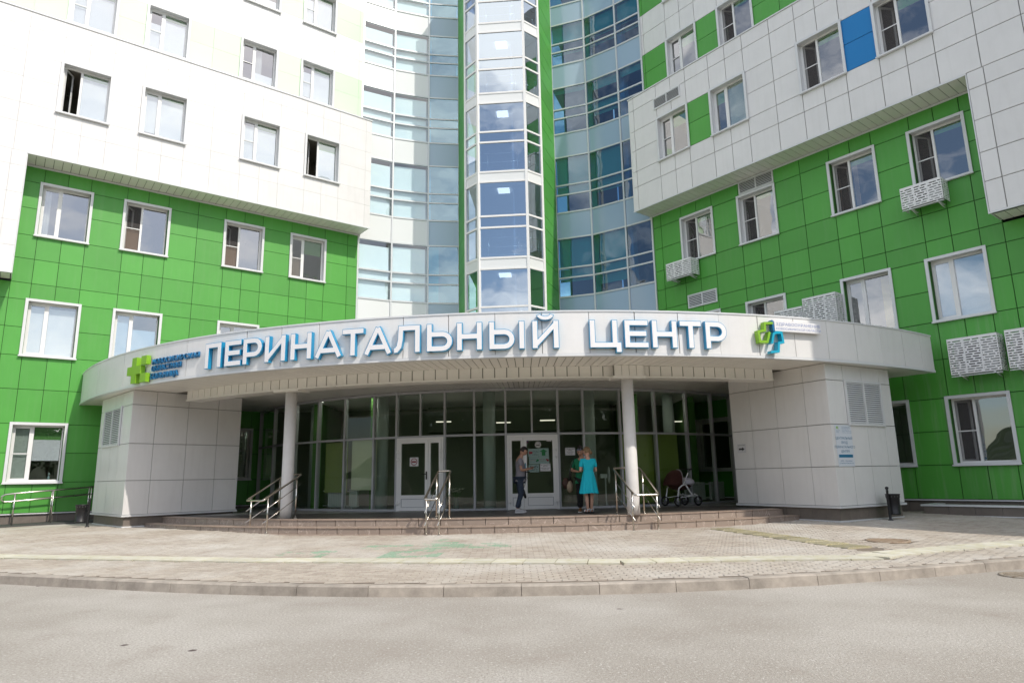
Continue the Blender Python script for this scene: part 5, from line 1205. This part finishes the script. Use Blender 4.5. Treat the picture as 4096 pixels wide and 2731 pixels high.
k2 = ['pelvis', 'hipl', 'mtl', 'kneel', 'calfl', 'ankl', 'hipr', 'mtr', 'kneer', 'calfr', 'ankr']; Jj = grow(J, k2, .014); Jj['pelvis'] = ((0, 0, .95), (.158, .125))
for n_ in 'lr': Jj['ank'+n_] = ((J['ank'+n_][0][0], J['ank'+n_][0][1], .11), .062); Jj['calf'+n_] = (J['calf'+n_][0], .068); Jj['knee'+n_] = (J['knee'+n_][0], .074)
add('jeans', setmat(skin_mesh(Jj, sub(B, k2), 'pelvis'), JE), e, MM)
hair(e, HM, HAIRD, 1, lambda x, y, z: 1.0 if (z > .34 or (y < .15 and z > -.35)) else .72)
for x, y, rt_ in ((-.11, -.01, .1), (.12, -.08, -.12)): shoe(e, MM, x, y, rt_, mat('grey_shoe', (.33, .33, .34), .7), mat('pale_sole', (.55, .55, .55), .7))
bx('shirt_print', e, MM @ Matrix.Translation((0, .155, 1.20)), -.05, .07, -.0, .018, -.10, .09, mat('print_blue', (.08, .30, .42), .8))
o = bx('phone', None, MM @ Matrix.Translation((.0, .40, 1.185)) @ Matrix.Rotation(R_(25), 4, 'X'), -.037, .037, -.07, .08, -.004, .005, BLACK); o['label'] = 'thin black phone held by the man in grey'; o['category'] = 'phone'
# black folded umbrella hanging from his far arm
um = empty('folded_umbrella', MM @ Matrix.Translation((-.2, .19, .35)), 'black folded umbrella dangling beside the man in jeans', 'umbrella')
b = MB(); b.lathe([(.01, 0), (.035, .03), (.04, .12), (.05, .2), (.03, .26), (.012, .3)], 10); part('canopy', b, BLACK, um, MM @ Matrix.Translation((-.2, .19, .36)) @ Matrix.Rotation(R_(18), 4, 'X'))
b = MB(); b.tube([(-.2, .15, .64), (-.2, .20, .8), (-.19, .24, .9), (-.2, .17, .96), (-.2, .14, .9), (-.2, .14, 1.05)], .007, 6); part('strap', b, BLACK, um, MM)

# woman in a turquoise dress, back to the camera
MW = Matrix.Translation((1.88, 17.42, .57)) @ Matrix.Rotation(R_(12), 4, 'Z')
J = {'pelvis': ((0, 0, .90), (.145, .11)), 'spine': ((0, 0, 1.06), (.115, .09)), 'chest': ((0, .0, 1.25), (.14, .095)), 'neck': ((0, .02, 1.39), .048), 'skull': ((0, .04, 1.48), .05)}
B = [('pelvis', 'spine'), ('spine', 'chest'), ('chest', 'neck'), ('neck', 'skull')]
leg(J, B, -1, (-.08, 0, .82), (-.075, .01, .45), (-.055, -.02, .09), .08, .052, .034); leg(J, B, 1, (.08, 0, .82), (.075, .02, .45), (.05, .03, .09), .08, .052, .034)
arm(J, B, -1, (-.165, .0, 1.31), (-.215, -.01, 1.05), (-.13, .20, 1.09), .042, .036, .023); arm(J, B, 1, (.165, .0, 1.31), (.21, .01, 1.04), (.10, .22, 1.08), .042, .036, .023)
e, HM = person(MW, 'blonde woman in turquoise dress and white sandals seen from behind', J, B, (-.005, .055, 1.525), R_(14), R_(38), [((-.13, .20, 1.09), (.4, 1, .1), (.7, 0, .7), 1), ((.10, .22, 1.08), (-.4, 1, .1), (-.6, 0, .8), -1)], SKIN2, .97)
DR = mat('turquoise_dress', (.005, .47, .60), .85, bump=.25, bscale=250)
k1 = ['pelvis', 'spine', 'chest', 'shl', 'shr']; Jt = grow(J, k1, .02); Jt['pelvis'] = ((0, 0, .96), (.15, .12)); Bt = sub(B, k1)
for n_, sx in (('l', -1), ('r', 1)): p = Vector(J['sh'+n_][0])*.3+Vector(J['el'+n_][0])*.7; Jt['sl'+n_] = (tuple(p), .060); Bt.append(('sh'+n_, 'sl'+n_))
add('dress_bodice', setmat(skin_mesh(Jt, Bt, 'pelvis'), DR), e, MW)
b = MB(); rings = []; n = 72
for i in range(12):
    t = i/11; z = 1.05-.56*t; rx_, ry_ = .128+.105*t**.8, .10+.10*t**.8; r0_ = []
    for j in range(n):
        a = 2*math.pi*j/n; k = 1+.085*t*math.sin(a*12+1.3*math.sin(a*2))+.02*t*math.sin(a*5); r0_.append(len(b.v)); b.v.append((rx_*k*math.cos(a), ry_*k*math.sin(a), z+.008*t*math.sin(a*3)))
    rings.append(r0_)
for a, c in zip(rings, rings[1:]):
    for j in range(n): b.f.append((a[j], c[j], c[(j+1) % n], a[(j+1) % n])); b.m.append(0); b.sm.append(True)
part('dress_skirt', b, DR, e, MW)
hair(e, HM, HAIRB, .97, lambda x, y, z: 1.04 if (z > .25 or (y < .30 and z > -.45)) else .75)
part('hair_bun', ell((0, -.105, -.05), (.045, .045, .05), 14, 10), HAIRB, e, HM)
WS = mat('white_leather', (.62, .62, .64), .5)
for x, y in ((-.055, -.01), (.05, .04)):
    F = MW @ Matrix.Translation((x, y, 0)) @ Matrix.Rotation(.25, 4, 'Z')
    part('foot', ell((0, .045, .055), (.038, .115, .030), 14, 10), SKIN2, e, F)
    b = MB(); b.prism([(-.042, -.075), (.042, -.075), (.048, .1), (.03, .17), (-.03, .17), (-.048, .1)], 0, .03); so = part('sandal_sole', b, BLACK, e, F)
    b = MB(); b.tube([(-.045, .09, .03), (-.03, .09, .085), (.03, .09, .085), (.045, .09, .03)], .014, 6); b.tube([(-.042, -.03, .03), (-.035, -.05, .10), (.035, -.05, .10), (.042, -.03, .03)], .012, 6); part('sandal_strap', b, WS, so, F)

# dark haired woman in green top and black trousers, facing the blonde woman
MG = Matrix.Translation((1.78, 18.02, .57)) @ Matrix.Rotation(R_(168), 4, 'Z')
J = {'pelvis': ((0, 0, .90), (.16, .125)), 'spine': ((0, .02, 1.08), (.165, .13)), 'chest': ((0, .0, 1.27), (.165, .12)), 'neck': ((0, .03, 1.40), .054), 'skull': ((0, .06, 1.50), .05)}
B = [('pelvis', 'spine'), ('spine', 'chest'), ('chest', 'neck'), ('neck', 'skull')]
leg(J, B, -1, (-.09, 0, .82), (-.11, .02, .45), (-.20, .0, .09), .09); leg(J, B, 1, (.09, 0, .82), (.08, .02, .45), (.08, .0, .09), .09)
arm(J, B, -1, (-.19, .0, 1.33), (-.25, .02, 1.06), (-.12, .24, 1.06)); arm(J, B, 1, (.19, .0, 1.33), (.27, .04, 1.07), (.05, .27, 1.03))
e, HM = person(MG, 'dark haired woman in green top and black trousers reading beside the blonde woman', J, B, (.02, .09, 1.545), R_(22), R_(-6), [((-.12, .24, 1.06), (.5, 1, .2), (.6, 0, .8), 1), ((.05, .27, 1.03), (-.6, .7, .2), (-.5, 0, .9), -1)], SKIN)
GT = mat('green_top', (.004, .155, .07), .85, bump=.3, bscale=250); BT = mat('black_trousers', (.008, .008, .009), .9)
k1 = ['pelvis', 'spine', 'chest', 'shl', 'shr']; Jt = grow(J, k1, .022); Jt['pelvis'] = ((0, .01, .90), (.185, .15)); Bt = sub(B, k1); Jt['hem'] = ((0, .01, .74), (.19, .155)); Bt.append(('hem', 'pelvis'))
for n_, sx in (('l', -1), ('r', 1)): p = Vector(J['sh'+n_][0])*.15+Vector(J['el'+n_][0])*.85; Jt['sl'+n_] = (tuple(p), .065); Bt.append(('sh'+n_, 'sl'+n_))
add('green_blouse', setmat(skin_mesh(Jt, Bt, 'pelvis'), GT), e, MG)
Jj = grow(J, k2, .018)
for n_ in 'lr': Jj['ank'+n_] = ((J['ank'+n_][0][0], J['ank'+n_][0][1], .10), .075); Jj['calf'+n_] = (J['calf'+n_][0], .082); Jj['knee'+n_] = (J['knee'+n_][0], .085)
add('trousers', setmat(skin_mesh(Jj, sub(B, k2), 'pelvis'), BT), e, MG)
hair(e, HM, HAIRD, 1.04, lambda x, y, z: 1.04 if (z > .42 or (y < .20 and z > -.55)) else .72)
part('hair_bun', ell((0, -.03, .12), (.06, .06, .05), 14, 10), HAIRD, e, HM)
b = MB()
for sx in (-1, 1): b.lathe([(.028, 0), (.028, .008)], 12, (sx*.034, .0, 0))
part('sunglasses', b, mat('sunglass_lens', (.06, .06, .07), .15), e, HM @ Matrix.Translation((0, .078, .085)) @ Matrix.Rotation(R_(-60), 4, 'X'))
for x, y in ((-.20, .02), (.08, .02)): shoe(e, MG, x, y, 0, mat('tan_shoe', (.22, .11, .05), .6), mat('pale_sole', (.55, .55, .55), .7))
bag = empty('shoulder_bag', MG @ Matrix.Translation((.34, .03, .5)), 'brown and beige shoulder bag hanging at the green topped woman', 'bag')
part('bag_body', ell((.33, .04, .66), (.085, .14, .165), 18, 14, lambda x, y, z: 1.0 if z < .4 else .92), mat('bag_beige', (.36, .28, .20), .8, nscale=14, namt=.3), bag, MG)
b = MB(); b.tube([(.43, .04, .88), (.435, .04, .74), (.42, .04, .60)], [.06, .11, .05], 10); b.tube([(.30, -.10, .82), (.33, -.13, .66), (.31, -.08, .52)], [.04, .05, .03], 8); part('brown_panel', b, mat('bag_brown', (.045, .018, .012), .7), bag, MG)
b = MB(); b.tube([(.33, -.08, .80), (.28, -.03, 1.1), (.17, -.02, 1.40), (.20, .08, 1.36), (.30, .14, 1.08), (.33, .14, .80)], .012, 6); part('strap', b, BLACK, bag, MG)
o = bx('green_booklet', None, MG @ Matrix.Translation((-.08, .31, 1.22)) @ Matrix.Rotation(R_(-30), 4, 'X'), -.04, .04, -.006, .006, -.08, .10, mat('booklet_green', (.08, .42, .10), .7)); o['label'] = 'small green booklet held between the two women'; o['category'] = 'booklet'

# ------------------------------------------------------------------ pram
PF = Matrix.Translation((4.95, 20.55, .57)) @ Matrix.Rotation(R_(27), 4, 'Z') @ Matrix.Diagonal((1.0, 1.0, 1.0, 1))
pr = empty('baby_pram', PF, 'dark red pram with white frame and pale quilted cover by the right panes', 'pram')
WF = mat('pram_white_tube', (.80, .80, .80), .35); REDC = mat('pram_red_cloth', (.045, .010, .006), .9); PALEC = mat('pram_cover', (.62, .60, .66), .9, nscale=12, namt=.2, bump=.5, bscale=40)
TY = mat('tyre_rubber', (.012, .012, .013), .7)
for (x, y, r) in ((-.34, -.26, .145), (.42, -.26, .145), (-.40, .26, .145), (.36, .26, .145)):
    F = PF @ Matrix.Translation((x, y, r)); b = MB(); b.tube([(math.cos(2*math.pi*k/24)*(r-.025), 0, math.sin(2*math.pi*k/24)*(r-.025)) for k in range(24)], .025, 8, closed=True); wl = part('wheel', b, TY, pr, F)
    b = MB(); b.tube([(0, -.03, 0), (0, .03, 0)], .022, 10)
    for k in range(5): a = 2*math.pi*k/5; b.tube([(0, 0, 0), (math.cos(a)*(r-.03), 0, math.sin(a)*(r-.03))], .010, 5)
    part('spokes', b, mat('spoke_grey', (.25, .25, .26), .4), wl, F)
for y in (-.26, .26):
    b = MB(); b.tube([(-.36, y, .15), (-.33, y, .32), (-.28, y, .52), (-.15, y, .60), (.0, y, .62)], .021, 8); part('frame_tube', b, WF, pr, PF)
    b = MB(); b.tube([(-.02, y, .62), (.12, y, .42), (.22, y, .30), (.30, y, .34), (.40, y, .28), (.42, y, .15)], .021, 8); part('frame_tube', b, WF, pr, PF)
    b = MB(); b.tube([(-.10, y, .62), (.02, y, .82), (.10, y, .96)], .017, 8); part('handle_tube', b, WF, pr, PF)
    b = MB(); b.tube([(-.36, y, .24), (.20, y, .29), (.42, y, .24)], .010, 6); part('side_bar', b, WF, pr, PF)
b = MB(); b.tube([(.10, -.26, .96), (.17, -.26, 1.05), (.28, -.26, 1.07), (.28, .26, 1.07), (.17, .26, 1.05), (.10, .26, .96)], .018, 8); part('push_handle', b, BLACK, pr, PF)
b = MB()
for k in range(7): b.tube([(.12+k*.045, -.24, .31), (.12+k*.045, .24, .31)], .005, 5)
b.tube([(.1, -.25, .31), (.42, -.25, .31)], .008, 5); b.tube([(.1, .25, .31), (.42, .25, .31)], .008, 5); part('basket', b, WF, pr, PF)
b = MB(); n = 14; rings = []
for i in range(9):
    a = R_(20+i*17.5); r_o = []
    for j in range(n+1):
        ph = math.pi*j/n; rad = .30; r_o.append(len(b.v)); b.v.append((-.16-rad*math.cos(a)*.95, .235*math.cos(ph)*1.0, .68+rad*1.15*math.sin(a)*math.sin(ph)**.5))
    rings.append(r_o)
b2 = MB()
def hood():
    b = MB(); rows_ = []
    for i in range(10):
        t = i/9; a = R_(100-105*t)              # from front rib to the back
        row_ = []
        for j in range(15):
            ph = math.pi*j/14; y = .245*math.cos(ph); h = math.sin(ph)**.6
            row_.append(len(b.v)); b.v.append((-.12-.33*math.cos(a)*h-.10*t, y, .60+.44*math.sin(max(a, 0.0))*h))
        rows_.append(row_)
    for a, c in zip(rows_, rows_[1:]):
        for j in range(14): b.f.append((a[j], a[j+1], c[j+1], c[j])); b.m.append(0); b.sm.append(True)
    return b
hd = part('hood', hood(), REDC, pr, PF); s_ = hd.modifiers.new('t', 'SOLIDIFY'); s_.thickness = .02
b = MB(); b.tube([(-.12+.05*math.sin(math.pi*k/12), .25*math.cos(math.pi*k/12), .62+.43*math.sin(math.pi*k/12)**.6) for k in range(13)], .022, 8); part('hood_trim', b, mat('hood_trim_grey', (.36, .34, .33), .9), pr, PF)
part('seat_shell', ell((-.02, 0, .62), (.42, .225, .17), 22, 14, lambda x, y, z: 1 if z < .15 else .9), REDC, pr, PF)
part('quilted_cover', ell((.17, 0, .69), (.30, .25, .13), 26, 14, lambda x, y, z: 1+.05*math.sin(9*math.atan2(y, x))+(.03 if z < 0 else 0)), PALEC, pr, PF)
part('inner_lining', ell((-.20, 0, .74), (.12, .2, .12), 14, 10), BLACK, pr, PF)

# ------------------------------------------------------------------ things in the lobby and on sills
fl = empty('white_flowers', Matrix.Translation((-1.75, 20.55, .57)), 'white lily bouquet standing inside the glass between the doors', 'flowers')
b = MB(); b.lathe([(.08, 0), (.10, .1), (.07, .3), (.09, .35)], 16, (-1.75, 20.55, .57)); part('vase', b, mat('vase_glass', (.12, .16, .13), .2), fl)
b = MB()
for k in range(9):
    a = k*2.4; r = .05+.018*k; cx_, cy_, cz_ = -1.75+r*math.cos(a), 20.55+r*math.sin(a), 1.12+.05*math.sin(k*1.7)
    for q in range(6):
        a2 = q*math.pi/3+k; d = Vector((math.cos(a2), math.sin(a2), .5)).normalized(); sd = Vector((-math.sin(a2), math.cos(a2), 0)); c = Vector((cx_, cy_, cz_))
        b.face([c, c+d*.06+sd*.025, c+d*.11+Vector((0, 0, -.01)), c+d*.06-sd*.025])
part('petals', b, mat('petal_white', (.62, .60, .56), .7), fl)
b = MB()
for k in range(9): a = k*2.4; r = .05+.018*k; b.tube([(-1.75, 20.55, .85), (-1.75+r*math.cos(a), 20.55+r*math.sin(a), 1.11)], .006, 5)
part('stems', b, mat('stem_green', (.05, .14, .03), .8), fl)
fan = empty('pedestal_fan', Matrix.Translation((2.75, 20.75, .57)), 'grey pedestal fan behind the glass right of the blonde woman', 'fan')
b = MB(); b.lathe([(.18, 0), (.18, .02), (.03, .04), (.02, .06), (.018, .95)], 20, (2.75, 20.75, .57)); part('stand', b, RAD, fan)
b = MB(); b.box(2.60, 2.80, 20.68, 20.82, 1.42, 1.54); part('motor', b, RAD, fan)
b = MB()
for rr_ in (.07, .13, .19, .24): b.tube([(2.86, 20.75+rr_*math.cos(2*math.pi*k/20), 1.5+rr_*math.sin(2*math.pi*k/20)) for k in range(20)], .006, 5, closed=True)
for k in range(10): a = 2*math.pi*k/10; b.tube([(2.86, 20.75, 1.5), (2.86, 20.75+.24*math.cos(a), 1.5+.24*math.sin(a))], .004, 4)
part('grille', b, RAD, fan)
def sill_plant(t_, z_, label, pot, tall):
    M = FL @ Matrix.Translation((-t_*K, .30, Z(z_)-WH/2+.03)); e = add('potted_plant', None, None, M, label, 'plant', 'plants on window sills')
    b = MB(); b.lathe([(.045, 0), (.065, .09), (.07, .10)], 14); part('pot', b, pot, e, M); b = MB()
    for k in range(16):
        a = k*2.4; h = .12+tall*((k % 5)/5+.2); d = Vector((math.cos(a), math.sin(a), .4)); c = Vector((.03*math.cos(a), .03*math.sin(a), h)); sd = Vector((-math.sin(a), math.cos(a), 0)); b.face([c, c+d*.05+sd*.03, c+d*.1, c+d*.05-sd*.03])
    b.tube([(0, 0, .08), (0, 0, .12+tall)], .006, 5); part('leaves', b, mat('pot_plant_green', (.10, .22, .03), .7), e, M)
TERR = mat('terracotta', (.32, .10, .04), .8)
sill_plant(2.35, 11.30, 'larger seedling in a terracotta pot on the sill nearest the curtain wall', TERR, .16); sill_plant(1.95, 11.30, 'smaller seedling in a terracotta pot on the sill nearest the curtain wall', TERR, .09)
o = part('spray_bottle', MB().lathe([(.035, 0), (.035, .12), (.012, .16), (.012, .19), (.03, .2), (.03, .24), (.01, .25)], 12), mat('bottle_pale', (.35, .50, .48), .4), None, FL @ Matrix.Translation((-11.15*K, .30, Z(2.61)-WH/2+.04)), label='pale spray bottle on the ground floor sill of the left wing', cat='bottle')

# ------------------------------------------------------------------ surroundings behind the camera (seen in the glass)
GRASS = mat('grass', (.045, .085, .016), .9, nscale=2, namt=.4)
b = MB()
for i in range(30):
    x0, x1 = -75+i*5, -70+i*5
    prof = [(-9, .06), (-11, .35), (-14, 1.2), (-20, 1.8), (-40, 2.5)]
    for (ya, za), (yb, zb_) in zip(prof, prof[1:]): b.face([(x0, ya, za), (x1, ya, za), (x1, yb, zb_), (x0, yb, zb_)][::-1], 0, True)
    b.face([(x0, -9, 0), (x1, -9, 0), (x1, -9, .06), (x0, -9, .06)])
part('grass_bank', b, GRASS, None, kind='structure', label='grass bank across the road behind the viewpoint')
b = MB(); hx = [-140+1.4*i for i in range(201)]; rh = random.Random(9); hn = [6.5+2.2*math.sin(i*.21)+1.4*math.sin(i*.077)+rh.uniform(-.9, .9) for i in range(201)]
for i in range(200): b.face([(hx[i], -36, 2.4), (hx[i], -48, 2.4+hn[i]), (hx[i+1], -48, 2.4+hn[i+1]), (hx[i+1], -36, 2.4)], 0, True); b.face([(hx[i], -48, 2.4+hn[i]), (hx[i], -80, 4+hn[i]*1.2), (hx[i+1], -80, 4+hn[i+1]*1.2), (hx[i+1], -48, 2.4+hn[i+1])], 0, True)
part('added_backdrop', b, mat('added_backdrop_wood', (.035, .06, .02), .95, nscale=.8, namt=.5, bump=1., bscale=2), None, kind='structure', label='dark wooded backdrop added behind the viewpoint to fill reflections')  # unseen dark mass added to close sky gaps in the glass reflections
b = MB(); rnd = random.Random(3)
for k in range(60):
    tx, ty, th, tr = -70+k*2.35+rnd.uniform(-1, 1), -18-rnd.uniform(0, 14), rnd.uniform(7, 12), rnd.uniform(2.0, 3.2); zb_ = 1.7
    b.tube([(tx, ty, zb_-.3), (tx+rnd.uniform(-.3, .3), ty, zb_+th*.5), (tx, ty, zb_+th*.85)], [.2, .13, .04], 6, 1)
    for q in range(900):
        u_ = Vector((rnd.gauss(0, 1), rnd.gauss(0, 1), rnd.gauss(0, 1))).normalized()*rnd.random()**.4
        c = Vector((tx, ty, zb_+th*.58)) + Vector((u_.x*tr, u_.y*tr, u_.z*th*.46)); a = Vector((rnd.gauss(0, 1), rnd.gauss(0, 1), rnd.gauss(0, 1))).normalized(); p = a.orthogonal().normalized(); s_ = rnd.uniform(.13, .27)
        b.face([c+a*s_, c+p*s_, c-a*s_, c-p*s_])
part('tree_belt', b, [mat('leaf_green', (.05, .10, .022), .7, nscale=1.2, namt=.4), mat('bark', (.09, .07, .05), .9)], None, kind='stuff', label='belt of leafy trees behind the viewpoint')
fe = empty('bar_fence', Matrix.Translation((0, -10.2, .2)), 'black metal bar fence across the road behind the viewpoint', 'fence')
b = MB()
for k in range(420): x = -42+k*.2; b.box(x-.012, x+.012, -10.212, -10.188, .2, 1.6)
part('bars', b, BLACK, fe, kind='stuff')
for z in (.4, 1.4): bx('rail', fe, Matrix.Identity(4), -42, 42, -10.22, -10.18, z, z+.04, BLACK)

bpy.data.scenes.remove(TSC)
